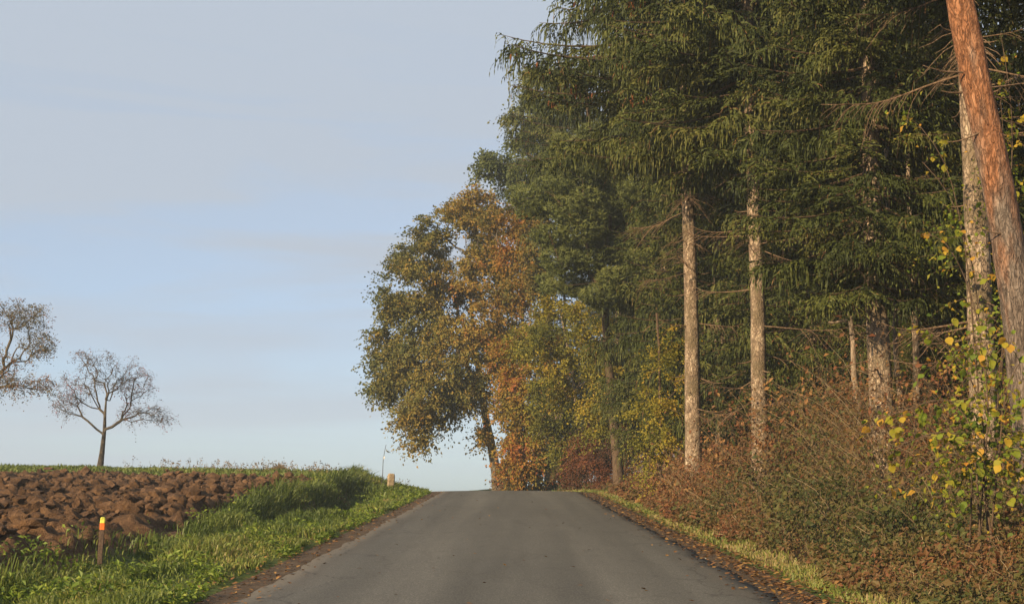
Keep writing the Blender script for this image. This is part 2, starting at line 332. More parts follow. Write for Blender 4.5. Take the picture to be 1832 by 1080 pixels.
def asphalt_mat():
    m, nt, out = new_mat('worn_asphalt'); L = nt.links
    tc = node(nt, 'ShaderNodeTexCoord'); v = tc.outputs['Object']
    mp = node(nt, 'ShaderNodeMapping'); mp.inputs['Scale'].default_value = (1.3, .035, 1); L.new(v, mp.inputs['Vector'])
    mg = node(nt, 'ShaderNodeMapping'); mg.inputs['Scale'].default_value = (1, .3, 1); L.new(v, mg.inputs['Vector']); n1 = noise(nt, mg.outputs[0], 70, 5, .85); n2 = noise(nt, mp.outputs[0], 1.6, 5, .55, .3); n3 = noise(nt, v, .9, 5, .6); n4 = noise(nt, v, 26, 4, .6)
    r = ramp(nt, [(.3, (.030, .029, .026)), (.5, (.074, .071, .063)), (.7, (.150, .143, .126))]); L.new(n1.outputs[0], r.inputs[0])
    f = maprange(nt, n2.outputs[0], .3, .7, .80, 1.2); c = mixc(nt, 1.0, r.outputs[0], f.outputs[0], 'MULTIPLY')
    f2 = maprange(nt, n3.outputs[0], .3, .7, .95, 1.05); c = mixc(nt, 1.0, c, f2.outputs[0], 'MULTIPLY')
    sp = node(nt, 'ShaderNodeSeparateXYZ'); L.new(v, sp.inputs[0]); ab = node(nt, 'ShaderNodeMath', operation='ABSOLUTE'); L.new(sp.outputs[0], ab.inputs[0])
    wob = node(nt, 'ShaderNodeMath', operation='MULTIPLY_ADD'); L.new(n3.outputs[0], wob.inputs[0]); wob.inputs[1].default_value = .7; L.new(ab.outputs[0], wob.inputs[2])
    fe = maprange(nt, wob.outputs[0], 2.15, 2.75, 0, .55); c = mixc(nt, fe.outputs[0], c, (.085, .064, .046))    # dirt along the edges
    wt = node(nt, 'ShaderNodeMath', operation='SUBTRACT'); L.new(ab.outputs[0], wt.inputs[0]); wt.inputs[1].default_value = .95
    wa = node(nt, 'ShaderNodeMath', operation='ABSOLUTE'); L.new(wt.outputs[0], wa.inputs[0]); wf = maprange(nt, wa.outputs[0], .05, .5, 1.14, .93); wf.interpolation_type = 'SMOOTHSTEP'
    c = mixc(nt, 1.0, c, wf.outputs[0], 'MULTIPLY')
    # cracks near the edges
    mp2 = node(nt, 'ShaderNodeMapping'); mp2.inputs['Scale'].default_value = (1, .35, 1); L.new(v, mp2.inputs['Vector'])
    nd = noise(nt, v, 2.5, 4); 
    vm = node(nt, 'ShaderNodeVectorMath', operation='MULTIPLY_ADD'); L.new(nd.outputs['Color'], vm.inputs[0]); vm.inputs[1].default_value = (.5, .5, 0); L.new(mp2.outputs[0], vm.inputs[2])
    vo = node(nt, 'ShaderNodeTexVoronoi', feature='DISTANCE_TO_EDGE'); vo.inputs['Scale'].default_value = .9; L.new(vm.outputs[0], vo.inputs['Vector'])
    cr = maprange(nt, vo.outputs[0], .004, .016, 1, 0); em = maprange(nt, ab.outputs[0], 1.2, 1.9, .25, .8)
    cm = node(nt, 'ShaderNodeMath', operation='MULTIPLY'); L.new(cr.outputs[0], cm.inputs[0]); L.new(em.outputs[0], cm.inputs[1])
    c = mixc(nt, cm.outputs[0], c, (.03, .026, .023))
    b = bsdf(nt, c, .82, .3); bp = node(nt, 'ShaderNodeBump'); bp.inputs['Strength'].default_value = .45; bp.inputs['Distance'].default_value = .006
    ad = node(nt, 'ShaderNodeMath', operation='ADD'); L.new(n1.outputs[0], ad.inputs[0]); L.new(n4.outputs[0], ad.inputs[1])
    L.new(ad.outputs[0], bp.inputs['Height']); L.new(bp.outputs[0], b.inputs['Normal']); L.new(b.outputs[0], out.inputs['Surface']); return m
def shoulder_mat():
    m, nt, out = new_mat('crumbled_road_shoulder'); L = nt.links
    tc = node(nt, 'ShaderNodeTexCoord'); v = tc.outputs['Object']; n1 = noise(nt, v, 60, 5, .7); n2 = noise(nt, v, 3.5, 6, .65)
    r = ramp(nt, [(.28, (.038, .028, .021)), (.5, (.088, .064, .046)), (.72, (.16, .12, .085))]); L.new(n1.outputs[0], r.inputs[0])
    f = maprange(nt, n2.outputs[0], .35, .65, .65, 1.2); c = mixc(nt, 1.0, r.outputs[0], f.outputs[0], 'MULTIPLY')
    b = bsdf(nt, c, .95, .1); bp = node(nt, 'ShaderNodeBump'); bp.inputs['Strength'].default_value = .8; bp.inputs['Distance'].default_value = .02
    L.new(n1.outputs[0], bp.inputs['Height']); L.new(bp.outputs[0], b.inputs['Normal']); L.new(b.outputs[0], out.inputs['Surface']); return m
def plain_mat(name, c1, c2, scale=30, rough=.7, bump=.3):
    m, nt, out = new_mat(name); L = nt.links
    tc = node(nt, 'ShaderNodeTexCoord'); n1 = noise(nt, tc.outputs['Object'], scale, 5, .65)
    r = ramp(nt, [(.35, c1), (.65, c2)]); L.new(n1.outputs[0], r.inputs[0]); b = bsdf(nt, r.outputs[0], rough, .25)
    bp = node(nt, 'ShaderNodeBump'); bp.inputs['Strength'].default_value = bump; bp.inputs['Distance'].default_value = .01
    L.new(n1.outputs[0], bp.inputs['Height']); L.new(bp.outputs[0], b.inputs['Normal']); L.new(b.outputs[0], out.inputs['Surface']); return m
M['ground'] = ground_mat(); M['soil'] = soil_mat(); M['asphalt'] = asphalt_mat(); M['shoulder'] = shoulder_mat()

# ------------------------------------------------------------------ ground, road, shoulders, field
def axis_pts(lo, hi, fine_lo, fine_hi, fine, grow=1.25):
    c = list(np.arange(fine_lo, fine_hi + 1e-6, fine)); s = fine; x = c[0]
    left = []
    while x > lo: s *= grow; x -= s; left.append(max(x, lo))
    s = fine; x = c[-1]; right = []
    while x < hi: s *= grow; x += s; right.append(min(x, hi))
    return np.array(left[::-1] + c + right)
gx = axis_pts(-420, 420, -9, 9, .25); gy = axis_pts(-150, 480, -4, 66, .45)
XX, YY = np.meshgrid(gx, gy); ZZ = G(XX, YY); U = XX - road_x(YY)
ZZ = ZZ - .07 * (1 - sstep(2.35, 2.62, np.abs(U)))
fy = 1 - sstep(40.5, 42.2, YY); ZZ = ZZ - .10 * sstep(4.9, 5.5, -U) * fy * (1 - sstep(15, 20, -U + 0 * YY) * 0)
mb = MB().add(np.stack([XX, YY, ZZ], -1), grid_tris(*XX.shape), smooth=True)
tag(mb.build('ground', M['ground']), kind='structure')

rng = np.random.default_rng(4)
ry = np.concatenate([np.arange(-60, -4, 2.0), np.arange(-4, 80, .3), np.arange(80, 200, 3.0)])
n = len(ry); jit = lambda s: (fbm(np.stack([ry * 2.3, 0 * ry + s, 0 * ry], 1), 3, s) - .5)
def strip(us, zoff):
    us = np.stack(us, 1); X = us + road_x(ry)[:, None]; Y = np.repeat(ry[:, None], us.shape[1], 1)
    Z = base_z(Y) + .035 * (1 - (us / 2.5) ** 2) + zoff
    return np.stack([X, Y, Z], -1), grid_tris(*X.shape)
lo, hi = -2.24 + .16 * jit(3), 2.22 + .22 * jit(9)
cols = [lo, lo + .003] + [lo + (hi - lo) * t for t in (.05, .15, .3, .5, .7, .85, .95)] + [hi - .003, hi]
V, T = strip(cols, .012); V[:, 0, 2] -= .02; V[:, -1, 2] -= .02
road = MB().add(V, T, smooth=True).build('road', M['asphalt']); tag(road, kind='structure')
for nm, us in (('shoulder_left', [-2.78 + .3 * jit(21), -2.5 + .05 * jit(5), -2.3 + 0 * ry, -2.05 + 0 * ry]), ('shoulder_right', [2.05 + 0 * ry, 2.3 + 0 * ry, 2.5 + .05 * jit(15), 2.8 + .3 * jit(31)])):
    V, T = strip(us, .0); e = 0 if 'left' in nm else -1; V[:, e, 2] -= .02
    tag(MB().add(V, T, smooth=True).build(nm, M['shoulder']), kind='structure')

# ploughed field: furrowed height field plus clods
def field_h(X, Y):
    P = np.stack([X, Y, 0 * X], -1).reshape(-1, 3)
    rot = np.stack([P[:, 0] * .9 + P[:, 1] * .25, P[:, 1] * .55, P[:, 2]], 1)
    wv = fbm(P * .8, 3, 70) * 3
    fur = np.sin((P[:, 0] * 1.0 - P[:, 1] * .06) * 2 * math.pi / .62 + wv * .7) * .06
    b = 1 - np.abs(2 * fbm(rot * 2.6, 3, 41) - 1); c = 1 - np.abs(2 * fbm(P * 6.5, 3, 47) - 1)
    d = fbm(P * 14, 2, 53) - .5
    return (fur + .36 * (b - .72) + .24 * (c - .7) + .13 * d).reshape(X.shape)
fx = np.arange(-27, -4.5, .075); fyy = np.concatenate([np.arange(6, 30, .085), np.arange(30, 42.1, .11)])
XX, YY = np.meshgrid(fx, fyy)
edge = -4.75 - .5 * sstep(19, 28, YY) + .5 * (fbm(np.stack([YY.ravel() * .7, 0 * YY.ravel(), 0 * YY.ravel()], 1), 3, 8) - .5).reshape(YY.shape)
taper = sstep(0, .5, edge - XX) * (1 - sstep(41.3, 42.0, YY))
ZZ = G(XX, YY) + (.05 + field_h(XX, YY)) * taper - .16 * (1 - taper)
T = grid_tris(*XX.shape); Vf = np.stack([XX, YY, ZZ], -1).reshape(-1, 3)
cx, cy = Vf[T].mean(1)[:, 0], Vf[T].mean(1)[:, 1]
keep = (cx > -.385 * cy - 1.6); T = T[keep]
used = np.unique(T); remap = -np.ones(len(Vf), int); remap[used] = np.arange(len(used))
field = MB().add(Vf[used], remap[T], smooth=True).build('ploughed_field', M['soil']); tag(field, kind='structure')

bm = bmesh.new(); bmesh.ops.create_icosphere(bm, subdivisions=3, radius=1.0); ICO2 = np.array([v.co[:] for v in bm.verts]); ICO2T = np.array([[v.index for v in f.verts] for f in bm.faces]); bm.free()
bm = bmesh.new(); bmesh.ops.create_icosphere(bm, subdivisions=1, radius=1.0); ICO1 = np.array([v.co[:] for v in bm.verts]); ICO1T = np.array([[v.index for v in f.verts] for f in bm.faces]); bm.free()
clod_meshes = []
for k in range(10):
    V = ICO2 * (1 + .75 * (fbm(ICO2 * 1.5 + k * 9, 3, 60 + k) - .5))[:, None]
    for _ in range(3):                                             # broken flat faces
        d = rand_dirs(rng, 1)[0]; h = V @ d; V = V - np.outer(np.clip(h - rng.uniform(.35, .7), 0, None), d)
    V = V * np.array([1.3, .85, .55]) * (1 + .9 * (fbm(V * 3.2 + k, 4, 90, .85) - .5))[:, None]
    clod_meshes.append(MB().add(V, ICO2T, smooth=False).mesh('soil_clod', [M['soil']]))
n_c = 6500; cy = 11 + 30.4 * rng.random(n_c) ** 1.15; wx = .385 * cy + 1.2 - 5.7; wx = np.maximum(wx, .3)
cxx = -5.75 - rng.random(n_c) * wx; ok = cxx > -.385 * cy - 1.2; cxx, cy = cxx[ok], cy[ok]
csz = .02 + .14 * rng.random(len(cy)) ** 3.2 + .0006 * cy; app = csz / cy
gz = G(cxx, cy) + .05 + field_h(cxx, cy); order = np.argsort(-app)
for i in order[:280]:
    link('soil_clod', clod_meshes[rng.integers(10)], field, (cxx[i], cy[i], gz[i] + csz[i] * .15), tuple(rng.uniform(-.7, .7, 2)) + (rng.uniform(0, 6.28),), tuple(csz[i] * rng.uniform(.8, 1.25, 3)))
mb = MB()
for i in order[280:]:
    V = ICO1 * (1 + .5 * rng.normal(size=(len(ICO1), 1)) * .5) * csz[i] * rng.uniform(.6, 1.3, 3)
    a = rng.uniform(0, 6.28); ca, sa = math.cos(a), math.sin(a); V = V @ np.array([[ca, -sa, 0], [sa, ca, 0], [0, 0, .7]])
    mb.add(V + [cxx[i], cy[i], gz[i] + csz[i] * .2], ICO1T)
tag(mb.build('small_soil_clods', M['soil'], field), kind='stuff')

# ------------------------------------------------------------------ tree machinery
def stem_pts(H, lean=(0, 0), wob=.05, n=26, seed=0, bow=(0, 0)):
    t = np.linspace(0, 1, n); z = H * t
    wx = (fbm(np.stack([t * 5, 0 * t, 0 * t + seed], 1), 2, seed) - .5) * 2 * wob * np.minimum(1, t * 6)
    wy = (fbm(np.stack([t * 5, 0 * t + 9, 0 * t + seed], 1), 2, seed + 3) - .5) * 2 * wob * np.minimum(1, t * 6)
    b = np.sin(t * math.pi)
    return np.stack([lean[0] * t + wx + bow[0] * b, lean[1] * t + wy + bow[1] * b, z], 1)
def trunk_part(root, P, r0, r1, mat, sides=18, sub=4, flare=.35, lumps=.10, seed=0, name='trunk', power=.9):
    n = (len(P) - 1) * sub + 1; t = np.linspace(0, 1, n); Q = np.stack([np.interp(t, np.linspace(0, 1, len(P)), P[:, i]) for i in range(3)], 1)
    Q[0, 2] -= .3
    h = Q[:, 2]; r = r1 + (r0 - r1) * (1 - t) ** power + r0 * flare * np.exp(-np.maximum(h, 0) / .35)
    V, T = tube(Q, r, sides); k = n * sides; c = np.repeat(Q, sides, 0)
    d = V[:k] - c; nn = fbm(V[:k] * np.array([7, 7, 2.6]) + seed, 4, seed, .7) - .5
    V[:k] = c + d * (1 + 2 * lumps * nn)[:, None]
    return MB().add(V, T, smooth=True).build(name, mat, root)

def grow(rng, trunk, first, attract, step=.45, bend=.3, lift=.1, jitter=.06, alpha=.45):
    """tree skeleton: each attractor is joined to the cheapest earlier node by a curved limb"""
    P = [p for p in trunk]; par = [-1] + list(range(len(trunk) - 1)); root = trunk[0]; plen = [0.0]
    for q in range(1, len(trunk)): plen.append(plen[-1] + float(np.linalg.norm(trunk[q] - trunk[q - 1])))
    axis_d = np.linalg.norm(attract - trunk[min(first + 2, len(trunk) - 1)], axis=1)
    ends = []
    for ai in np.argsort(axis_d):
        a = attract[ai]; A = np.array(P[first:]); dv = a - A; d = np.linalg.norm(dv, axis=1)
        rn = np.linalg.norm(A - root, axis=1); ra = np.linalg.norm(a - root)
        cost = d + .55 * np.maximum(0, rn - ra + .15 * d) + .25 * np.maximum(0, A[:, 2] - a[2]) + alpha * np.array(plen[first:])
        j = int(np.argmin(cost)) + first; p0 = P[j]; dist = np.linalg.norm(a - p0)
        pd = unit(P[j] - P[par[j]]) if par[j] >= 0 else np.array([0, 0, 1.0])
        c = p0 + pd * dist * bend + np.array([0, 0, lift * dist]) ; m = max(1, int(math.ceil(dist / step))); prev = j
        for q in range(1, m + 1):
            u = q / m; x = (1 - u) ** 2 * p0 + 2 * u * (1 - u) * c + u * u * a
            if q < m: x = x + rng.normal(size=3) * jitter * min(1, dist)
            plen.append(plen[prev] + float(np.linalg.norm(x - P[prev]))); P.append(x); par.append(prev); prev = len(P) - 1
        ends.append(prev)
    return np.array(P), np.array(par), ends
def skeleton_tubes(mb, P, par, r_end, r_base, expo=2.3, mat=0, skip=0, min_r=0.0):
    n = len(P); r = np.zeros(n); kids = [[] for _ in range(n)]
    for i in range(n - 1, 0, -1): kids[par[i]].append(i)
    for i in range(n - 1, -1, -1):
        r[i] = r_end if not kids[i] else sum(r[k] ** expo for k in kids[i]) ** (1 / expo)
    r = r_end + (r - r_end) * ((r_base - r_end) / max(r[skip:].max() - r_end, 1e-6))
    done = np.zeros(n, bool); done[:skip] = True
    for s in range(n):
        starts = [k for k in kids[s] if not done[k]] if done[s] else []
        for k in starts:
            ch = [s]; c = k
            while True:
                ch.append(c); done[c] = True
                nx = [q for q in kids[c] if not done[q]]
                if not nx: break
                c = max(nx, key=lambda q: r[q])
            rr = r[ch].copy(); rr[0] = min(rr[0], rr[1] * 1.15)
            if rr.max() < min_r: continue
            V, T = tube(P[ch], np.maximum(rr, r_end * .8), 7 if rr[0] > .05 else (5 if rr[0] > .02 else 3)); mb.add(V, T, mat=mat, smooth=True)
    return r

def cluster_leaves(mb, rng, ends, n, sig, size, mat, tint_fn, flat=.7, up=.4, aspect=.65, center=None, jitter_tint=.14, per=14, droop=.35):
    """leaves set along short outward twiglets at every branch end"""
    m = max(1, n // per); E = np.repeat(ends, m, 0); d = rng.normal(size=E.shape)
    if center is not None: d = d + .8 * unit(E - center)
    d = unit(d) * np.array([1, 1, flat]); L = sig * 2.3 * rng.uniform(.4, 1.2, (len(E), 1)); tj = np.repeat(rng.normal(size=len(E)) * jitter_tint * .8, per)
    u = (np.arange(per) + rng.random((len(E), per))) / per; u = u[..., None]
    Q = E[:, None, :] + d[:, None, :] * L[:, None, :] * u + np.array([0, 0, -droop]) * L[:, None, :] * u * u + rng.normal(size=(len(E), per, 3)) * size * .55
    Q = Q.reshape(-1, 3); t = tint_fn(Q) + rng.normal(size=len(Q)) * jitter_tint * .7 + tj
    nb = None if center is None else unit(Q - center) * .4
    V, T = leaf_quads(Q, size * rng.uniform(.65, 1.3, len(Q)), rng, up=up, aspect=aspect, nbias=nb, dirs=np.repeat(d, per, 0) + np.array([0, 0, -.4]))
    mb.add(V, T, np.repeat(np.clip(t, 0, 1), 4), mat)

# ---- conifers
def spruce_crown(seed, H, h0, Rm, dens=1.0, zfine=13.0, top_pow=.85, ragged=.3, lowgap=0.0, curtain=.5, miss=.09):
    """drooping Norway-spruce crown: whorls of limbs, side shoots and hanging comb twigs"""
    rng = np.random.default_rng(seed); mb = MB(); B, D, Ls, Tn, Hg = [], [], [], [], []
    z = h0
    while z < H - .3:
        t = (z - h0) / (H - h0); fine = z < zfine
        nb = rng.integers(6, 9) if fine else 5
        for a in rng.uniform(0, 6.28) + np.arange(nb) * 6.283 / nb + rng.normal(size=nb) * .22:
            L = Rm * (1 - t) ** top_pow * (1 - ragged * rng.random() ** 1.5) * (min(1, .55 + .45 * (z - h0) / 1.6)); L = max(L, .25)
            if lowgap and z < h0 + 2.5 and rng.random() < lowgap: continue
            if rng.random() < miss: continue
            cur = np.clip(curtain + rng.normal() * .3, 0, 1)
            out = np.array([math.cos(a), math.sin(a), 0]); lat = np.array([-out[1], out[0], 0])
            s = np.linspace(0, 1, 9); drop = -.48 + .75 * t + rng.normal() * .11
            sweep = rng.normal() * .1 * L
            axis = np.array([0, 0, z + rng.uniform(-.12, .12)]) + out * (L * s)[:, None] + lat * (sweep * s * s)[:, None] + np.array([0, 0, 1.0]) * (L * (drop * s + .30 * s ** 2.2 * (1 - t * .6)))[:, None]
            V, T = tube(axis, np.linspace(.012 + .0085 * L, .005, 9), 4, cap=False); mb.add(V, T, .5, 1)
            bt = .40 + rng.normal() * .2
            sp = (.062 if fine else .2) / dens; ns = max(3, int(L / sp))
            ss = rng.uniform(.06, 1, ns); ip = lambda q: np.stack([np.interp(q, s, axis[:, i]) for i in range(3)], -1)
            b = ip(ss); sd = np.where(rng.random(ns) < .5, 1, -1)[:, None]
            B.append(b); D.append(unit(lat * sd * .6 + out * .5 + rng.normal(size=(ns, 3)) * .2)); Ls.append(rng.uniform(.22, .5 + .4 * cur, ns) * (1.1 - .45 * ss) * (.55 + .45 * min(1, L / 2.5))); Tn.append(bt + rng.normal(size=ns) * .13); Hg.append(np.full(ns, .25 + 1.05 * cur))
            nsec = max(2, int(L / (.19 if fine else .34)))            # side shoots
            for q in rng.uniform(.2, .97, nsec):
                sgn = 1 if rng.random() < .5 else -1; p0 = ip(np.array([q]))[0]
                d = unit(lat * sgn * .8 + out * .75 + np.array([0, 0, -.28 + .3 * t]) + rng.normal(size=3) * .15); l2 = (.35 + .62 * rng.random()) * (1.1 - .65 * q) * min(1, .35 + L / 3)
                m = max(2, int(l2 / ((.05 if fine else .14) / dens))); v = np.linspace(.12, 1, m) ** .9
                c = p0 + d * (l2 * v)[:, None] + np.array([0, 0, -1.0]) * (l2 * .22 * v * v)[:, None]
                pl = unit(np.cross(d, [0, 0, 1.0])); sd = np.where(np.arange(m) % 2 == 0, 1, -1)[:, None]
                B.append(c); D.append(unit(pl * sd * .6 + d * .65 + rng.normal(size=(m, 3)) * .15)); Ls.append(rng.uniform(.16, .36 + .32 * cur, m) * (1.1 - .4 * v)); Tn.append(bt + .05 + rng.normal(size=m) * .13); Hg.append(np.full(m, .15 + 1.0 * cur))
        z += rng.uniform(.24, .38) * (1.0 if fine else 1.5)
    B = np.concatenate(B); D = np.concatenate(D); Ls = np.concatenate(Ls); Tn = np.concatenate(Tn)
    Tn = np.clip(Tn, 0, .84); dead = np.random.default_rng(seed + 5).random(len(B)) < .035; Tn[dead] = rng.uniform(.9, 1, dead.sum()); 
    wd = np.where(dead, .008, .0185)[:, None] * np.where(B[:, 2:] > zfine, 2.0, 1.0); Ls = Ls * np.where(B[:, 2] > zfine, 1.3, 1.0)
    hang = (np.concatenate(Hg) * rng.uniform(.6, 1.3, len(B)))[:, None]
    V, T = twigs(B, D, Ls, rng, 4, wd, hang); mb.add(V, T, np.repeat(Tn, 16), 0)
    return mb.mesh('crown', [M['spruce'], M['brownwood']])

def dead_branch_mesh(seed, L=1.3, r=.016, nsub=7, mats=None):
    rng = np.random.default_rng(seed); mb = MB(); s = np.linspace(0, 1, 9)
    ax = np.stack([L * s, .12 * L * (fbm(np.stack([s * 4, 0 * s, 0 * s + seed], 1), 2, seed) - .5) * 2 * s, L * (-.06 * s - .22 * s * s + .30 * s ** 3) + .05 * L * (fbm(np.stack([s * 4, 0 * s + 5, 0 * s + seed], 1), 2, seed) - .5) * s], 1)
    V, T = tube(ax, np.linspace(r, r * .25, 9), 6); mb.add(V, T, smooth=True)
    for q in rng.uniform(.2, .98, nsub):
        p = np.array([np.interp(q, s, ax[:, i]) for i in range(3)]); d = unit(np.array([.5, rng.choice([-1, 1]) * .8, rng.uniform(-.6, .15)])); l = L * rng.uniform(.15, .45)
        v = np.linspace(0, 1, 5)[:, None]; c = p + d * l * v + np.array([0, 0, -1]) * l * .4 * v * v + rng.normal(size=(5, 3)) * .012 * v
        V, T = tube(c, np.linspace(r * .4, r * .15, 5), 3); mb.add(V, T)
    return mb.mesh('dead_branch', [mats or M['deadwood']])
DEAD = [dead_branch_mesh(100 + k, 1.0 + .25 * (k % 3), .012 + .003 * (k % 2), 13 + 3 * k) for k in range(6)]
STUB = [dead_branch_mesh(200 + k, .28 + .12 * k, .017, k) for k in range(4)]

def add_dead(root, P, r0, specs, rng):
    """specs: (height, azimuth, mesh, scale, pitch)"""
    for h, az, me, sc, pitch in specs:
        x, y = np.interp(h, P[:, 2], P[:, 0]), np.interp(h, P[:, 2], P[:, 1]); k = r0 * .6
        link('dead_branch', me, root, (x + k * math.cos(az), y + k * math.sin(az), h), (0, -pitch, az), (sc,) * 3)
def random_dead(rng, n, z0, z1, long=.5, sc=(.7, 1.2)):
    return [(rng.uniform(z0, z1), rng.uniform(0, 6.28), DEAD[rng.integers(6)] if rng.random() < long else STUB[rng.integers(4)], rng.uniform(*sc), rng.uniform(-.35, .25)) for _ in range(n)]

CROWN = {'tall': spruce_crown(11, 22, 8.3, 4.85, 1.2, 13.5, .62, curtain=.75), 'mid': spruce_crown(12, 20, 7.0, 3.5, 1.3, 12.5, curtain=.55),
         'broad': spruce_crown(13, 20, 4.0, 3.3, 1.25, 10.5, lowgap=.12, curtain=.45), 'low': spruce_crown(14, 18, 1.7, 3.2, 1.1, 11, 1.0, curtain=.55)}
def spruce(X, Y, crown, H, r0, label, lean=(0, 0), rz=0.0, scale=1.0, seed=0, dead=(10, 1.0, 7.0), long=.5, group=None, sides=18, sub=4):
    rng = np.random.default_rng(seed + 500)
    root = empty('spruce_tree', (X, Y, ground_at(X, Y)), 0, scale)
    tag(root, label, 'spruce tree', group)
    P = stem_pts(H, lean, .05, 26, seed); trunk_part(root, P, r0, .02, M['sprucebark'], sides, sub, seed=seed)
    c = link('crown', CROWN[crown], root, (0, 0, 0), (-lean[1] / H, lean[0] / H, rz))
    add_dead(root, P, r0, random_dead(rng, *dead, long), rng)
    return root, P

A, PA = spruce(*at(1241, 860, 31)[:2], 'tall', 22, .185, 'slender straight-trunked spruce with cones hanging in its drooping branches above the road', rz=.4, seed=1, dead=(34, 1.6, 8.5), long=.3)
B_, PB = spruce(*at(1359, 790, 27)[:2], 'mid', 20, .165, 'spruce with bare pale trunk rising from brambles, dead twigs halfway up its stem', rz=1.9, seed=2, dead=(30, 1.6, 7.2), long=.6)
C_, PC = spruce(*at(1580, 795, 22)[:2], 'broad', 20, .245, 'stout pale-barked spruce with foliage low over a thick trunk', rz=1.2, scale=.82, seed=3, dead=(34, 1.5, 6.0), long=.55)
D_, PD = spruce(*at(1769, 920, 17)[:2], 'mid', 20, .165, 'spruce trunk behind the leaning orange pine, covered in dead twigs', rz=4.4, seed=4, dead=(46, 1.2, 7.2), long=.5)
E_, PE = spruce(*at(1495, 690, 36)[:2], 'mid', 21, .145, 'thin spruce trunk standing deeper in the wood with short twig stubs', rz=5.3, seed=5, dead=(16, 2.0, 7.0), long=.35)
F_, PF = spruce(*at(1165, 850, 52)[:2], 'broad', 20, .17, 'dark spruce beside the russet shrub, its branches hanging low', rz=2.4, scale=.95, seed=6, dead=(6, 2.0, 6.0))
k = 0
for px, d, cr, sc, lab in ((1440, 41, 'low', .9, 'low-branched green spruce between two pale trunks, deep in shade'), (1305, 39, 'low', .9, 'low-branched spruce in shade behind the straight cone-bearing spruce'), (1668, 29, 'low', .85, 'low-branched spruce behind the stout pale-barked trunk'), (1195, 43, 'low', .95, 'low-branched spruce behind the yellow-green sapling'), (1085, 60, 'low', .8, 'shaded spruce between the young trees and the pine'), (1012, 70, 'low', .8, 'shaded spruce behind the young trees by the crest')):
    p = at(px, 850, d); k += 1
    spruce(p[0], p[1], cr, 18, .16, lab, rz=k * 1.7, scale=sc, seed=20 + k, dead=(5, 1, 4), sides=12, sub=2)
for px, d, rz_, lab in ((1292, 37, 2.2, 'full spruce with low boughs just behind the straight cone-bearing spruce'), (1112, 52, 4.1, 'tall drooping spruce beyond the pine, close to the verge'), (1462, 32.5, 5.2, 'full spruce with low boughs between the bare pale trunk and the stout one')):
    p = at(px, 850, d); k += 1
    spruce(p[0], p[1], 'tall' if px < 1200 else 'low', 22 if px < 1200 else 18, .16, lab, rz=rz_, scale=1.12 if px < 1200 else 1.08, seed=30 + k, dead=(3, 3, 8), sides=12, sub=2)
rb = np.random.default_rng(77)
for X, Y in ((9.5, 23), (12.5, 27), (9.8, 30), (13.5, 34), (10.5, 40), (15.5, 29), (8.5, 47), (14, 44), (18, 36), (12, 52), (6.5, 54), (24, 30), (27, 38), (20, 28), (25, 48), (28, 56), (14.5, 21), (18.5, 19.5), (22, 22), (19, 46), (9, 60), (15, 58), (11.5, 20), (22, 40), (16.5, 24), (21, 54)):
    spruce(X + rb.normal() * .4, Y + rb.normal() * .4, 'low' if rb.random() < .7 else 'broad', 18, .16, 'dark spruce in the dense shaded wood behind the front row', rz=rb.uniform(0, 6.28), scale=rb.uniform(.9, 1.15), seed=40 + k, dead=(0, 1, 4), group='spruces filling the wood', sides=9, sub=1); k += 1

for X, Y, sc in ((8.2, 19, .34), (9.6, 25.5, .38), (11.5, 30.5, .42), (8.6, 33.5, .4), (13, 22.5, .45), (16, 31, .5), (13.5, 38.5, .5), (9.5, 43.5, .45), (18, 25, .55), (7.8, 27.5, .3)):
    spruce(X, Y, 'low', 18, .13, 'young spruce filling the shade between the trunks', rz=X * 3.1, scale=sc, seed=90 + k, dead=(0, 1, 4), group='young spruces under the wood', sides=8, sub=1); k += 1

# long bare limbs on the cone-bearing spruce, and its cones
long_limb = [dead_branch_mesh(300 + q, 1.0, .014, 4) for q in range(3)]
ca, base_a = (lambda px, py, d: at(px, py, d) - np.array(A.location)), np.array(A.location)
for (x0, y0), (x1, y1), d0 in (((1213, 282), (1040, 276), 30.5), ((1225, 197), (1335, 185), 30.6), ((1222, 312), (1180, 308), 30.6), ((1228, 415), (1250, 425), 30.7)):
    p, q = ca(x0, y0, d0), ca(x1, y1, d0 - .6); v = q - p; Lh = np.linalg.norm(v)
    link('dead_branch', long_limb[k % 3], A, tuple(p), (0, -math.asin(v[2] / Lh), math.atan2(v[1], v[0])), (Lh, max(.6, Lh * .5), max(.6, Lh * .5))); k += 1
t = np.linspace(0, 1, 9); V, T = tube(np.stack([.006 * np.sin(t * 3), 0 * t, -.125 * t], 1), .018 * np.sin(np.clip(t * .92 + .08, 0, 1) * math.pi) ** .55 + .001, 8, rng=np.random.default_rng(3), rough=.14)
cone_mesh = MB().add(V, T).mesh('spruce_cone', [M['cone']])
cv = np.zeros(len(CROWN['tall'].vertices) * 3); CROWN['tall'].vertices.foreach_get('co', cv); cv = cv.reshape(-1, 3)
cr_, sr_ = math.cos(.4), math.sin(.4); cvr = cv @ np.array([[cr_, sr_, 0], [-sr_, cr_, 0], [0, 0, 1]])
rc = np.random.default_rng(8); rad = np.linalg.norm(cvr[:, :2], axis=1)
cand = np.where((cvr[:, 2] > 8.2) & (cvr[:, 2] < 12.8) & (rad > 2.3) & ((cvr[:, 1] < .8)))[0]
seeds_c = rc.choice(cand, 62); n_cone = 0
for s in seeds_c:
    for _ in range(rc.integers(2, 6)):
        if n_cone >= 230: break
        o = cvr[s] + rc.normal(size=3) * np.array([.14, .14, .05]); n_cone += 1
        link('spruce_cone', cone_mesh, A, tuple(o), tuple(rc.normal(size=2) * .12) + (rc.uniform(0, 6.28),), (rc.uniform(.85, 1.2),) * 3)

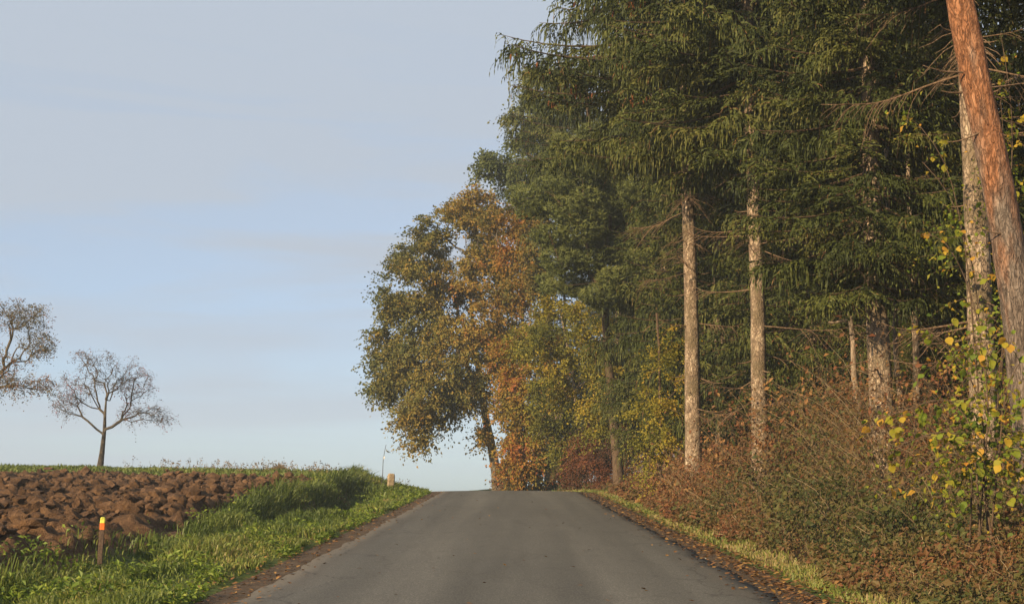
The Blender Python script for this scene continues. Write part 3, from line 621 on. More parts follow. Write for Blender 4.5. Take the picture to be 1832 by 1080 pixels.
# dead slim trunks and a broken snag among the spruces
def dead_stem(px, py, d, H, r0, label, lean, name='dead_tree', nd=8, seed=0):
    p = at(px, py, d); root = empty(name, (p[0], p[1], ground_at(p[0], p[1]))); tag(root, label, 'dead tree')
    P = stem_pts(H, lean, .06, 20, seed); trunk_part(root, P, r0, r0 * .6, M['snagbark'], 12, 2, .2, seed=seed)
    rr = np.random.default_rng(seed); add_dead(root, P, r0, random_dead(rr, nd, 1.2, H * .95, .5, (.5, .9)), rr); return root
dead_stem(1617, 750, 24, 6.0, .055, 'slim dead trunk close beside the stout pale-barked spruce', (-.12, 0), seed=61)
dead_stem(1637, 700, 27, 6.5, .075, 'dead trunk half hidden behind the slim dead one', (.05, 0), seed=62)
sn = dead_stem(1538, 720, 25.5, 3.15, .07, 'short broken snag with one sideways limb among brambles', (-.1, 0), 'broken_snag', 2, 63)
s5 = np.linspace(0, 1, 6); V, T = tube(np.stack([-.1 - .42 * s5, 0 * s5, 3.0 + .02 * np.sin(s5 * 6)], 1), np.linspace(.035, .016, 6), 8); MB().add(V, T, smooth=True).build('limb', M['snagbark'], sn)

# ---- pines
def pine_tufts(mb, rng, C, per=11, ln=.13, w=.012, mat=0, tint=.5):
    N = len(C); d = rng.normal(size=(N, per, 3)); d[..., 2] = np.abs(d[..., 2]) * .8 + .15; d = unit(d)
    l = rng.uniform(.7, 1.2, (N, per, 1)) * ln; side = unit(np.cross(d, rng.normal(size=(N, per, 3)))) * w
    c = C[:, None, :] + rng.normal(size=(N, per, 3)) * .02; V = np.stack([c - side, c + side, c + d * l], 2).reshape(-1, 3)
    T = np.arange(N * per * 3).reshape(-1, 3); tt = np.clip(np.asarray(tint)[:, None] + rng.normal(size=(N, per)) * .1, 0, 1)
    mb.add(V, T, np.repeat(tt.ravel(), 3), mat)
def pine_crown(root, rng, P, first, pads, r_base, per_pad=90, ln=.15, w=.014, step=.5):
    C = np.array([p[:3] for p in pads]); Rr = np.array([p[3] for p in pads])
    sk, par, ends = grow(rng, P, first, C, step, .25, .05)
    mb = MB(); skeleton_tubes(mb, sk, par, .012, r_base, skip=len(P)); mb.build('limbs', M['brownwood'], root)
    mb = MB()
    for c, r_ in zip(C, Rr):
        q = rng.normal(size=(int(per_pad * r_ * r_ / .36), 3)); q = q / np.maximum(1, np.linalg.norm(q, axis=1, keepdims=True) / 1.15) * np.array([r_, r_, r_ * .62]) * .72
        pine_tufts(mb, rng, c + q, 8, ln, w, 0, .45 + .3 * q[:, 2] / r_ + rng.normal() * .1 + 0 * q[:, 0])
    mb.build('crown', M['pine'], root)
rng = np.random.default_rng(21)
p = at(1108, 850, 45.5); root = empty('pine_tree', (p[0], p[1], ground_at(p[0], p[1])))
tag(root, 'green pine with soft rounded needle pads beside the orange maple', 'pine tree')
P = stem_pts(13.5, (-1.0, -.3), .12, 24, 71); trunk_part(root, P, .17, .04, M['brownwood'], 12, 2, seed=71)
pads = []
for px, py, r_ in ((935, 352, .75), (985, 338, .8), (1035, 330, .8), (1000, 300, .7), (1050, 290, .7), (1085, 320, .8), (960, 372, .6), (1010, 375, .8), (1065, 372, .8), (1110, 380, .8), (985, 425, .7), (1040, 410, .9), (1085, 435, .8), (1120, 450, .8), (1000, 465, .8), (1050, 468, .85), (1100, 490, .8), (985, 500, .6), (1030, 510, .8), (1075, 530, .8), (1120, 540, .7), (1010, 265, .6), (1060, 240, .7), (1100, 260, .7), (1140, 340, .8), (1150, 420, .8)):
    q = at(px, py, 44.3 + rng.uniform(-2.0, 1.2)) - np.array(root.location); pads.append((*q, r_ * .88))
    q2 = at(px + rng.uniform(-20, 20), py + rng.uniform(-20, 15), 44.3 + rng.uniform(-2.2, 2)) - np.array(root.location); pads.append((*q2, r_ * .7))
    q3 = at(px + rng.uniform(-35, 35), py + rng.uniform(-35, 30), 44.3 + rng.uniform(-2.2, 2)) - np.array(root.location); pads.append((*q3, r_ * .55))
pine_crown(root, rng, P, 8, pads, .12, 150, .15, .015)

# leaning orange-barked pine by the verge
b0 = at(1862, 1000, 14.5); gz0 = ground_at(b0[0], b0[1]); root = empty('leaning_pine_tree', (b0[0], b0[1], gz0))
tag(root, 'leaning pine with flaking orange bark on its upper trunk', 'pine tree')
loc = np.array(root.location); pts = [np.array([.06, 0, 0.0])]
for px, py in ((1842, 780), (1832, 640), (1808, 450), (1778, 290), (1744, 140), (1716, 0)): pts.append(at(px, py, 14.5) - loc)
d = pts[-1] - pts[-3]
for q in range(1, 6): pts.append(pts[-1] + d * .62 * (1 + .04 * q) + np.array([.07 * q, 0, 0.06 * q]))
pts = np.array(pts); ts = np.concatenate([[0], np.cumsum(np.linalg.norm(np.diff(pts, axis=0), axis=1))]); tq = np.linspace(0, ts[-1], 30)
P = np.stack([np.interp(tq, ts, pts[:, i]) for i in range(3)], 1)
for _ in range(2): P[1:-1] = (P[:-2] + 2 * P[1:-1] + P[2:]) / 4
trunk_part(root, P, .188, .085, M['pinebark'], 44, 10, .25, .13, 81, power=1.0)
pads = [(*(P[-1 - rng.integers(0, 6)] + np.array([rng.normal() * 1.6, rng.normal() * 1.6, rng.uniform(-.6, 1.6)])), rng.uniform(.5, .8)) for _ in range(34)]
pine_crown(root, rng, P, 23, pads, .06, 45, .12, .01)
for px, py, az, me, sc, pit in ((1722, 130, 3.3, STUB[3], .7, .1), (1752, 160, .1, DEAD[2], .8, .25), (1765, 232, 3.0, STUB[2], .8, -.3), (1800, 420, 3.4, STUB[1], .8, .2), (1820, 500, -.3, STUB[2], .8, .1)):
    q = at(px, py, 14.4) - loc; link('dead_branch', me, root, tuple(q), (0, -pit, az), (sc,) * 3)

# ---- broadleaved trees
def blob_points(rng, blobs, n, dy, root_loc, shell=.35):
    """attractors inside ellipsoids given as (px, py, depth, half width m, half height m, weight)"""
    w = np.array([b[5] for b in blobs], float); w /= w.sum(); out = []
    for b, m in zip(blobs, np.maximum(1, (w * n).astype(int))):
        q = rand_dirs(rng, m) * rng.random((m, 1)) ** shell; c = at(b[0], b[1], b[2])
        out.append(c + q * np.array([b[3], b[3] * dy, b[4]]) - root_loc)
    return np.concatenate(out)
def broadleaf(name, label, cat, px, py, d, trunk, r0, blobs, n_att, leaf_n, sig, size, lmat, bmat, tint_fn, first, dy=.9, seed=0, r_end=.008, wood_min=0.0, step=.5, flat=.75, jt=.14, group=None, tw=0, twl=.5, bend=.3, lift=.1, up=.0, r_top=.03, alpha=.4, jit=.06, rk=.55, per=14):
    rng = np.random.default_rng(seed); b = at(px, py, d); root = empty(name, (b[0], b[1], ground_at(b[0], b[1]))); loc = np.array(root.location)
    tag(root, label, cat, group); P = np.array(trunk(loc)) if callable(trunk) else trunk
    trunk_part(root, P, r0, r_top, M[bmat], 14, 3, .3, .1, seed)
    att = blob_points(rng, blobs, n_att, dy, loc); sk, par, ends = grow(rng, P, first, att, step, bend, lift, jit, alpha)
    mb = MB(); skeleton_tubes(mb, sk, par, r_end, r0 * rk, skip=len(P), min_r=wood_min); E = sk[ends]
    if tw:                                                         # fine bare twigs
        for e in np.repeat(E, tw, 0):
            dv = unit(rng.normal(size=3) + np.array([0, 0, .25]) + .6 * unit(e - P[-1])); l = twl * rng.uniform(.5, 1.3); v = np.linspace(0, 1, 4)[:, None]
            c = e + dv * l * v + np.array([0, 0, -.35 * l]) * v * v + rng.normal(size=(4, 3)) * .03 * v
            V, T = tube(c, np.linspace(r_end * .85, r_end * .4, 4), 3, cap=False); mb.add(V, T)
            if leaf_n:
                E = np.concatenate([E, c[[2, 3]]]) if rng.random() < .5 else E
    mb.build('limbs', M[bmat], root)
    mb = MB(); ctr = E.mean(0); f = lambda Q: tint_fn(Q + loc)
    cluster_leaves(mb, rng, E, leaf_n, sig, size, 0, f, flat=flat, center=ctr, jitter_tint=jt, up=up, per=per); mb.build('crown', M[lmat], root)
    return root
def pxtrunk(pix, d, extra=6):
    """trunk polyline through photo pixels at one depth, from the ground up"""
    def f(loc):
        q = [np.array([0, 0, 0.0])] + [at(x, y, d) - loc for x, y in pix]; q = np.array(q); ts = np.concatenate([[0], np.cumsum(np.linalg.norm(np.diff(q, axis=0), axis=1))])
        s = np.linspace(0, ts[-1], 14); return np.stack([np.interp(s, ts, q[:, i]) for i in range(3)], 1)
    return f
nz = lambda s, sc, lo, hi: (lambda Q: lo + (hi - lo) * np.clip((fbm(Q * sc, 3, s) - .3) / .4, 0, 1))
# big oak at the crest, reaching out over the road
oak_bl = [(735, 470, 64.5, .9, .8, 1), (712, 545, 64, .8, .8, 1), (700, 610, 64, .7, .8, 1), (905, 560, 64, 1.6, 1.6, 2), (880, 480, 64.5, 1.5, 1.4, 2), (745, 740, 63, .9, .7, 1), (820, 430, 65, 2.1, 2.0, 3), (760, 500, 64, 2.0, 1.6, 3), (840, 540, 64, 2.4, 2.2, 4), (745, 590, 64, 1.5, 1.6, 2.5), (725, 660, 64, 1.5, 1.1, 2.4), (790, 640, 63, 2.2, 1.7, 3.5), (770, 715, 63, 1.6, 1.0, 2.2), (850, 370, 65, 1.4, 1.0, 1.6), (880, 640, 64, 1.8, 1.6, 2.5), (830, 700, 63.5, 1.5, 1.1, 2), (690, 690, 64, .7, .7, .7), (750, 775, 63, .5, .7, .5), (855, 785, 64, .5, .5, .4), (775, 430, 65, 1.0, .9, 1)]
broadleaf('oak_tree', 'broad oak turning ochre at the road crest, lower branches spreading over the road', 'oak tree', 891, 876, 65, pxtrunk([(888, 850), (880, 800), (870, 755), (860, 690), (850, 620), (842, 540), (838, 470)], 65), .23,
          oak_bl, 540, 182, .40, .135, 'oak', 'oakbark', lambda Q: .52 + .7 * (fbm(Q * .45, 3, 7) - .5) + .06 * (Q[:, 0] + 2.5), 4, seed=31, wood_min=.012)
broadleaf('oak_tree', 'tall green oak rising behind the drooping spruce and the orange maple', 'oak tree', 985, 870, 68, lambda loc: stem_pts(17, (-.4, 0), .3, 14, 5), .26,
          [(960, 230, 68, 1.7, 1.6, 3), (900, 300, 67, 1.2, .8, 1.6), (985, 180, 68, 1.4, 1.4, 2), (960, 310, 67, 1.5, 1.2, 2), (1000, 260, 69, 1.8, 1.6, 2), (965, 150, 68, .7, .9, .7), (880, 290, 67, .5, .4, .5)], 150, 170, .42, .16, 'oakgreen', 'oakbark', nz(12, .5, .2, .8), 8, seed=32, wood_min=.015)
broadleaf('maple_tree', 'orange maple between the ochre oak and the soft-needled pine', 'maple tree', 935, 872, 62, lambda loc: stem_pts(10.5, (-.1, 0), .25, 14, 6), .15,
          [(930, 430, 61, 1.4, 1.3, 3), (900, 400, 62, 1.0, .8, 1.5), (950, 390, 62, 1.0, .8, 1.3), (930, 500, 61, 1.4, 1.2, 2.4), (960, 470, 61, 1.0, 1.2, 1.6)], 110, 196, .38, .125, 'maple', 'oakbark', nz(13, .7, .1, .8), 6, seed=33, wood_min=.012)
broadleaf('young_tree', 'young tree with mixed green and orange leaves right of the oak trunk', 'tree', 938, 874, 60, lambda loc: stem_pts(6.6, (.0, 0), .2, 12, 7), .09,
          [(930, 640, 59, 1.3, 1.3, 3), (950, 700, 58.5, 1.3, 1.2, 3), (925, 750, 59, 1.0, 1.2, 2), (960, 600, 59, 1.0, 1.0, 1.5), (940, 820, 58.5, 1.1, .9, 2)], 150, 200, .34, .12, 'mixed', 'brownwood', lambda Q: .3 + .8 * fbm(Q * .8, 3, 14) - .02 * (Q[:, 2] - 4), 2, seed=34, wood_min=.01)
broadleaf('young_tree', 'loose olive-green young tree with slanting bare stem beside the russet shrub', 'tree', 1036, 868, 54, pxtrunk([(1032, 740), (1024, 660), (1006, 575), (1000, 540)], 54), .10,
          [(985, 640, 50, 1.0, 1.3, 2), (1090, 700, 50, .8, 1.0, 1.6), (1040, 590, 49.5, .8, .9, 1.5), (1060, 740, 48.5, .7, .8, 1.5), (990, 560, 52, .9, .8, 1.2), (960, 600, 52, 1.0, 1.0, 1.5), (1045, 650, 50.5, .6, 1.2, 1.4), (985, 740, 53, .8, 1.0, 2), (1020, 800, 53, .6, .7, 1.2), (1070, 640, 50, .6, 1.0, 1.2), (1010, 690, 51, .7, .9, 1)], 170, 182, .34, .095, 'yellowgreen', 'snagbark', nz(15, .8, .1, .85), 3, seed=35, wood_min=.008)
broadleaf('bush', 'mixed green and brown bush at the foot of the young trees by the crest', 'bush', 965, 876, 60, lambda loc: stem_pts(1.0, (0, 0), .1, 5, 8), .05,
          [(940, 845, 60, 1.0, .8, 2), (985, 840, 59.5, .9, .9, 2), (915, 855, 61, .6, .6, 1), (1000, 820, 59, .6, .9, 1), (1020, 850, 58, .7, .8, 1.5)], 90, 170, .25, .09, 'bramble', 'brownwood', nz(16, .9, .0, .75), 1, seed=36, wood_min=.008)
# shrubs along the wood edge
broadleaf('russet_shrub', 'dense russet twiggy shrub at the verge below the dark spruce', 'shrub', 1085, 880, 52, lambda loc: stem_pts(.5, (0, 0), .05, 4, 9), .05,
          [(1085, 745, 52, .55, .7, 2), (1050, 810, 52, .5, .8, 2), (1095, 830, 51.5, .8, .8, 3), (1125, 780, 52, .55, 1.0, 2), (1030, 845, 53.5, .4, .5, 1)], 120, 70, .24, .062, 'redshrub', 'brownwood', nz(17, 1.2, .1, .95), 1, seed=37, tw=5, twl=.5, r_end=.005, bend=.1)
broadleaf('yellow_sapling', 'tall yellow-green sapling in front of the dark spruce, beside the straight trunk', 'sapling', 1188, 850, 34.5, lambda loc: stem_pts(4.6, (-.1, 0), .12, 12, 10), .04,
          [(1185, 640, 34.3, .38, .45, 1.6), (1190, 700, 34, .6, .6, 3), (1165, 740, 34, .45, .5, 2), (1195, 780, 34, .55, .5, 2.2), (1155, 800, 34, .3, .35, 1), (1205, 620, 34.5, .35, .4, 1), (1150, 850, 33.5, .3, .35, .7)], 75, 75, .21, .066, 'yellowgreen', 'brownwood', nz(18, 1.3, .25, .95), 2, seed=38, r_end=.004)

# ---- orchard trees on the field edge
broadleaf('apple_tree', 'small nearly bare apple tree with forked trunk on the grassy ridge', 'apple tree', 178, 843, 55, pxtrunk([(182, 815), (187, 770), (188, 740), (190, 715)], 55), .115,
          [(140, 690, 55, .85, .7, 2.2), (200, 670, 55, 1.1, .85, 3), (240, 690, 55, .8, .7, 2), (280, 740, 55, .7, .35, 1.4), (120, 720, 55, .55, .5, 1.2), (170, 640, 55, .9, .35, 1), (235, 740, 55, .6, .4, 1)], 230, 5, .10, .055, 'apple', 'applebark', nz(19, 1, .1, 1.0), 6, seed=41, tw=5, twl=.34, r_end=.0065, step=.3, bend=.16, lift=.06, alpha=.55, jit=.05, rk=.5, per=3, jt=.3)
broadleaf('apple_tree', 'larger spreading apple tree with sparse olive leaves at the field edge', 'apple tree', -62, 842, 50, pxtrunk([(-60, 800), (-58, 760), (-50, 700), (-50, 640)], 50), .17,
          [(40, 570, 50, .75, .6, 3), (-40, 560, 50, 1.2, .8, 3), (60, 615, 50, .65, .4, 2), (20, 680, 50, 1.0, .5, 2.0), (75, 690, 50, .45, .35, .7), (0, 640, 50, .9, .5, 1.2), (-140, 620, 50, 1.5, 1.2, 3), (-60, 680, 50, 1.2, .6, 1)], 300, 8, .14, .06, 'appleolive', 'applebark', nz(20, 1, .1, 1.0), 6, seed=42, tw=4, twl=.34, r_end=.0065, step=.3, bend=.16, lift=.06, alpha=.5, jit=.06, rk=.5, per=4, jt=.3)

# ---- hazel with large leaves: each of the largest leaves is its own part
def big_leaf_mesh(seed, tint):
    r_ = np.random.default_rng(seed); t = np.linspace(0, 1, 6); w = np.array([.10, .40, .47, .40, .2, 0]) * r_.uniform(.88, 1.08); curl = r_.uniform(-.25, .1)
    mid = np.stack([t, 0 * t, curl * t * t], 1); l = mid + np.stack([-.05 * (t < .1), w, .16 * w + .05 * np.sin(t * 9)], 1); r2 = mid + np.stack([-.05 * (t < .1), -w, .16 * w - .05 * np.sin(t * 9 + 1)], 1)
    V = np.concatenate([mid, l, r2]); T = []
    for i in range(5): T += [[i, i + 1, 6 + i + 1], [i, 7 + i, 6 + i], [i, 12 + i, 13 + i], [i, 13 + i, i + 1]]
    return MB().add(V, T, tint, smooth=True).mesh('leaf', [M['hazel']])
BIG = [big_leaf_mesh(400 + k, tt) for k, tt in enumerate((.12, .25, .33, .4, .46, .55, .66, .74, .84, .93))]
def hazel(label, px, d, stems, n_big, n_small, seed, lsize, tb):
    rng = np.random.default_rng(seed); b = at(px, 900, d); root = empty('hazel_shrub', (b[0], b[1], ground_at(b[0], b[1]))); loc = np.array(root.location); tag(root, label, 'shrub')
    Q, Dv = [], []; mbs = MB()
    for pix, dd in stems:
        pts = [np.array([rng.normal() * .12, rng.normal() * .12, -.05])] + [at(x, y, dd) - loc for x, y in pix]; pts = np.array(pts)
        ts = np.concatenate([[0], np.cumsum(np.linalg.norm(np.diff(pts, axis=0), axis=1))]); s = np.linspace(0, ts[-1], 18); c = np.stack([np.interp(s, ts, pts[:, i]) for i in range(3)], 1)
        for _ in range(3): c[1:-1] = (c[:-2] + 2 * c[1:-1] + c[2:]) / 4
        V, T = tube(c, np.linspace(.013, .004, 18), 6); MB().add(V, T, smooth=True).build('stem', M['brownwood'], root)
        for q in rng.uniform(.4, 1, 15):
            p = np.array([np.interp(q, np.linspace(0, 1, 18), c[:, i]) for i in range(3)]); dv = unit(rng.normal(size=3) * np.array([1, .8, .5]) + unit(c[-1] - c[-4]) * .6); l = rng.uniform(.2, .5); v = np.linspace(0, 1, 6)[:, None]
            e = p + dv * l * v + np.array([0, 0, -.3 * l]) * v * v; V, T = tube(e, np.linspace(.004, .0018, 6), 3); mbs.add(V, T)
            Q += [e[i] + rng.normal(size=3) * .015 for i in range(1, 6)]; Dv += [dv] * 5
    tag(mbs.build('twigs', M['brownwood'], root), kind='stuff')
    Q = np.array(Q); Dv = np.array(Dv); idx = rng.permutation(len(Q))
    for i in idx[:n_big]:
        w = np.clip((fbm(Q[i:i + 1] * 2.0 + loc, 2, seed)[0] - .5) * 1.6 + tb + rng.normal() * .2, 0, .999); az = math.atan2(Dv[i][1], Dv[i][0]) + rng.normal() * .9
        link('leaf', BIG[int(w * 10)], root, tuple(Q[i]), (rng.normal() * .5, rng.uniform(.2, 1.25), az), (lsize * rng.uniform(.7, 1.2),) * 3)
    rest = idx[n_big:]; P2 = np.concatenate([Q[rest], Q[rng.integers(0, len(Q), n_small)] + rng.normal(size=(n_small, 3)) * .13])
    V, T = leaf_quads(P2, lsize * .7 * rng.uniform(.6, 1.1, len(P2)), rng, aspect=.8); mb = MB().add(V, T, np.repeat(np.clip(.5 + rng.normal(size=len(P2)) * .25, 0, 1), 4)); tag(mb.build('foliage', M['hazel'], root), kind='stuff')
    return root
hazel('hazel shrub with broad yellow and green leaves at the verge before the leaning pine', 1760, 12.6,
      [([(1745, 800), (1700, 760), (1600, 800)], 12.4), ([(1750, 780), (1700, 700), (1630, 730)], 12.6), ([(1760, 740), (1730, 650), (1660, 590)], 12.8), ([(1770, 720), (1760, 640), (1740, 600)], 12.6), ([(1790, 780), (1800, 680), (1830, 640)], 12.3), ([(1740, 820), (1690, 800), (1650, 850)], 12.2), ([(1790, 800), (1810, 740), (1840, 720)], 12.8)], 290, 650, 51, .082, .42)
hazel('tall hazel with small yellowing leaves growing behind the leaning pine', 1790, 16.2,
      [([(1750, 700), (1730, 450), (1690, 260), (1645, 225)], 15.9), ([(1760, 700), (1745, 480), (1700, 330), (1650, 290)], 16.0), ([(1790, 700), (1800, 450), (1815, 330)], 16.3), ([(1770, 700), (1740, 520), (1680, 400), (1650, 420)], 15.8), ([(1795, 640), (1800, 300), (1790, 180)], 16.4), ([(1790, 620), (1830, 500), (1850, 420)], 15.6), ([(1800, 500), (1815, 200), (1790, 60)], 16.4)], 270, 1100, 52, .08, .6)

# ------------------------------------------------------------------ undergrowth at the edge of the wood
rng = np.random.default_rng(90)
def thicket_h(X, Y):
    u = X - road_x(Y); P = np.stack([X * 1.1, Y * .7, 0 * X], -1).reshape(-1, 3)
    f = 2.78 + .45 * (fbm(np.stack([0 * Y, Y * .8, 0 * Y], -1).reshape(-1, 3), 3, 55) - .5).reshape(np.shape(X))
    rise = sstep(0, .8, u - f) * .8 + sstep(.7, 2.6, u - f) * .75
    yf = .42 + .58 * sstep(14.5, 20, Y) - .42 * sstep(27.5, 31, Y)
    return rise * (.1 + 1.75 * fbm(P, 3, 56).reshape(np.shape(X))) * yf
def lay_canes(n, mb, cane_share, per, seed):
    rng = np.random.default_rng(seed)
    Yc = 7 * (49 / 7) ** rng.random(n); Uc = 2.95 + 5.6 * rng.random(n) ** 1.5; Xc = Uc + road_x(Yc); hc = thicket_h(Xc, Yc); ok = hc > .1
    Xc, Yc, hc = Xc[ok], Yc[ok], hc[ok]; n = len(Xc); Pc = GP(Xc, Yc)
    az = rng.uniform(0, 6.28, n); d = np.stack([np.cos(az) - .35, np.sin(az) * .8, 0 * az], 1); l = hc * rng.uniform(.15, .75, n); top = hc * rng.uniform(.55, 1.2, n); bowk = rng.uniform(.3, .75, n)
    def pos(i, u): return Pc[i] + d[i] * (l[i] * u ** 1.4)[:, None] + np.array([0, 0, 1.0]) * (top[i] * ((1 + bowk[i]) * u - bowk[i] * u * u))[:, None]
    I = np.repeat(np.arange(n), per); u = rng.random(len(I)) ** .62; Q = pos(I, u) + rng.normal(size=(len(I), 3)) * (.055 * np.sqrt(hc[I]) + .02)[:, None]
    ct = rng.normal(size=n) * .17
    t = .64 + 1.6 * (fbm(Q * np.array([.5, .35, .8]), 3, 57) - .5) - .35 * sstep(14, 9.5, Q[:, 1]) * fbm(Q * .9, 2, 59) - .34 * sstep(13.5, 10.5, Q[:, 1]) + ct[I] + rng.normal(size=len(I)) * .1
    sz = (.034 + .0010 * Q[:, 1]) * rng.uniform(.45, 1.2, len(I)) * (1 + .9 * (rng.random(n) < .18))[I]
    V, T = leaf_quads(Q, sz, rng, up=.15, aspect=.6, dirs=np.array([[0, 0, -.6]]) + d[I] * .6, nbias=np.array([[-.2, -.2, 0]])); mb.add(V, T, np.repeat(np.clip(t, 0, 1), 4), 0)
    uu = np.linspace(0, 1, 6)
    for i in np.where(rng.random(n) < cane_share)[0]:
        c = pos(np.full(6, i), uu) + rng.normal(size=(6, 3)) * .018
        V, T = tube(c, np.linspace(.0055, .002, 6) * (1 + Yc[i] / 60), 3, cap=False); mb.add(V, T, rng.random() ** 1.3, 1)
mb = MB(); lay_canes(9000, mb, .7, 24, 91)
tag(mb.build('bramble_undergrowth', [M['bramble'], M['drystem']]), 'tangled russet and green bramble thicket covering the bank below the spruces', 'undergrowth', kind='stuff')

# ------------------------------------------------------------------ verge grass, weeds, stems, fallen leaves
def scatter_u(n, y0, y1, u0, u1, rng, pw=1.0):
    Y = y0 * (y1 / y0) ** rng.random(n); u = u0 + (u1 - u0) * rng.random(n) ** pw; return u + road_x(Y), Y, u
n = 95000
X, Y, u = scatter_u(n, 7.5, 52, -2.72, -5.4, rng); Pg = GP(X, Y); pn = fbm(np.stack([X * 1.1, Y * .8, 0 * X], 1), 3, 80)
dens = .25 + 1.5 * np.clip((pn - .33) * 3, 0, 1); ok = (rng.random(n) < dens) & ((u > -4.7 - .6 * sstep(19, 28, Y) + rng.normal(size=n) * .12) | (rng.random(n) < .06)); X, Y, u, Pg, pn = X[ok], Y[ok], u[ok], Pg[ok], pn[ok]
hh = (.09 + .06 * sstep(3.1, 3.7, -u) + .05 * sstep(4.3, 4.9, -u) * sstep(18, 30, Y)) * rng.uniform(.5, 1.3, len(X)) * (.3 + 1.6 * np.clip((pn - .3) * 2.2, 0, 1)) * (1 + .25 * sstep(26, 32, Y) * (1 - sstep(40, 46, Y)) * sstep(4.2, 4.8, -u))
hh = hh * (1 - .72 * np.exp(-((u + 4.15) / .62) ** 2) * sstep(24, 28, Y) * (1 - sstep(40, 43, Y)))
lean = np.stack([rng.normal(size=len(X)) * .6 + .55 * sstep(4.4, 5.2, -u), rng.normal(size=len(X)) * .6, 0 * X], 1) * hh[:, None] * .75
tt = .44 + 1.0 * (fbm(np.stack([X * .9, Y * .5, 0 * X], 1), 3, 81) - .5) + rng.normal(size=len(X)) * .15 + .12 * sstep(3.4, 2.8, -u)
V, T = blades(Pg, hh, .0075 + .00045 * Y, lean, rng)
mb = MB().add(V, T, np.repeat(np.clip(tt, 0, 1), 5), 0)
tag(mb.build('verge_grass', M['grass']), 'long tousled green grass on the ditch banks beside the ploughed field', 'grass', kind='stuff')
# broad-leaved weeds along the road edge and on the bank
n = 30000; X, Y, u = scatter_u(n, 7.5, 46, -2.6, -5.4, rng, 1.5); pn = fbm(np.stack([X * 1.6, Y * 1.1, 0 * X], 1), 3, 84); ok = pn > .54; X, Y, u = X[ok], Y[ok], u[ok]
Pw = GP(X, Y); Pw[:, 2] += rng.uniform(.01, .16, len(X)) * (.6 + .8 * sstep(2.7, 4, -u))
V, T = leaf_quads(Pw, (.042 + .0010 * Y) * rng.uniform(.5, 1.5, len(X)), rng, up=.7, aspect=.5)
mb = MB().add(V, T, np.repeat(np.clip(.42 + rng.normal(size=len(X)) * .3, 0, 1), 4))
tag(mb.build('roadside_weeds', M['weed']), 'bright broad-leaved weeds lining the tarmac edge by the ditch', 'weeds', kind='stuff')
# narrow verge below the thicket
n = 9000; X, Y, u = scatter_u(n, 7.5, 56, 2.72, 3.2, rng, 1.2); Pg = GP(X, Y); hh = rng.uniform(.04, .14, n) * (.7 + .6 * sstep(2.8, 3.4, u))
lean = np.stack([rng.normal(size=n) * .7, rng.normal(size=n) * .7, 0 * X], 1) * hh[:, None]
V, T = blades(Pg, hh, .007 + .0005 * Y, lean, rng); mb = MB().add(V, T, np.repeat(np.clip(.76 + .8 * (fbm(Pg * .7, 2, 86) - .5) + rng.normal(size=n) * .15, 0, 1), 5))
tag(mb.build('bank_grass', M['grass']), 'thin yellowing grass strip below the bramble bank', 'grass', kind='stuff')
# green ridge behind the field
n = 34000; X = rng.uniform(-27, -3.2, n); Y = rng.uniform(41.4, 60, n); ok = X - road_x(Y) < -2.7; X, Y = X[ok], Y[ok]; Pg = GP(X, Y); hh = rng.uniform(.06, .2, len(X))
lean = np.stack([rng.normal(size=len(X)) * .5, rng.normal(size=len(X)) * .5, 0 * X], 1) * hh[:, None]
V, T = blades(Pg, hh, .045, lean, rng); mb = MB().add(V, T, np.repeat(np.clip(.48 + .4 * (fbm(Pg * .5, 2, 88) - .5) + rng.normal(size=len(X)) * .12, 0, 1), 5))
tag(mb.build('ridge_grass', M['grass']), 'green grass strip along the ridge behind the ploughed field', 'grass', kind='stuff')
# dry seed stems on the skyline
mb = MB(); n = 800; X = -3.8 - 10 * rng.random(n) ** 1.9; Y = rng.uniform(46, 55, n); Pg = GP(X, Y); wgt = fbm(np.stack([X * .8, Y * .3, 0 * X], 1), 3, 89)
for i in range(n):
    if wgt[i] < .46: continue
    hgt = .10 + .30 * rng.random() ** 2 * (.6 + wgt[i]); s = np.linspace(0, 1, 4)[:, None]; c = Pg[i] + np.array([rng.normal() * .12, rng.normal() * .1, 0]) * s * s + np.array([0, 0, hgt]) * s
    V, T = tube(c, np.array([.006, .005, .004, .003]), 3, cap=False); mb.add(V, T, rng.random())
    if rng.random() < .6:
        V, T = leaf_quads(c[-1] + rng.normal(size=(5, 3)) * .04, .07, rng); mb.add(V, T, rng.random() * .7)
tag(mb.build('dry_grass_stems', M['drystem']), 'dry seed stems standing along the ridge skyline', 'dry grass', kind='stuff')
# leaf litter on the shoulders and road edges
n = 6500; sgn = np.where(rng.random(n) < .8, 1, -1); Y = 8 * (46 / 8) ** rng.random(n); u = sgn * (2.5 + rng.normal(size=n) * .2); u = np.where(rng.random(n) < .012, rng.uniform(-2.2, 2.2, n), u); X = u + road_x(Y)
Z = base_z(Y) + .035 * (1 - (u / 2.5) ** 2) + .022; Z = np.where(np.abs(u) > 2.62, G(X, Y) + .03, Z)
V, T = leaf_quads(np.stack([X, Y, Z], 1), rng.uniform(.03, .075, n), rng, up=3.5, fold=.05); mb = MB().add(V, T, np.repeat(rng.random(n), 4))
tag(mb.build('fallen_leaves', M['litter']), 'brown fallen leaves strewn along both road edges', 'leaves', kind='stuff')

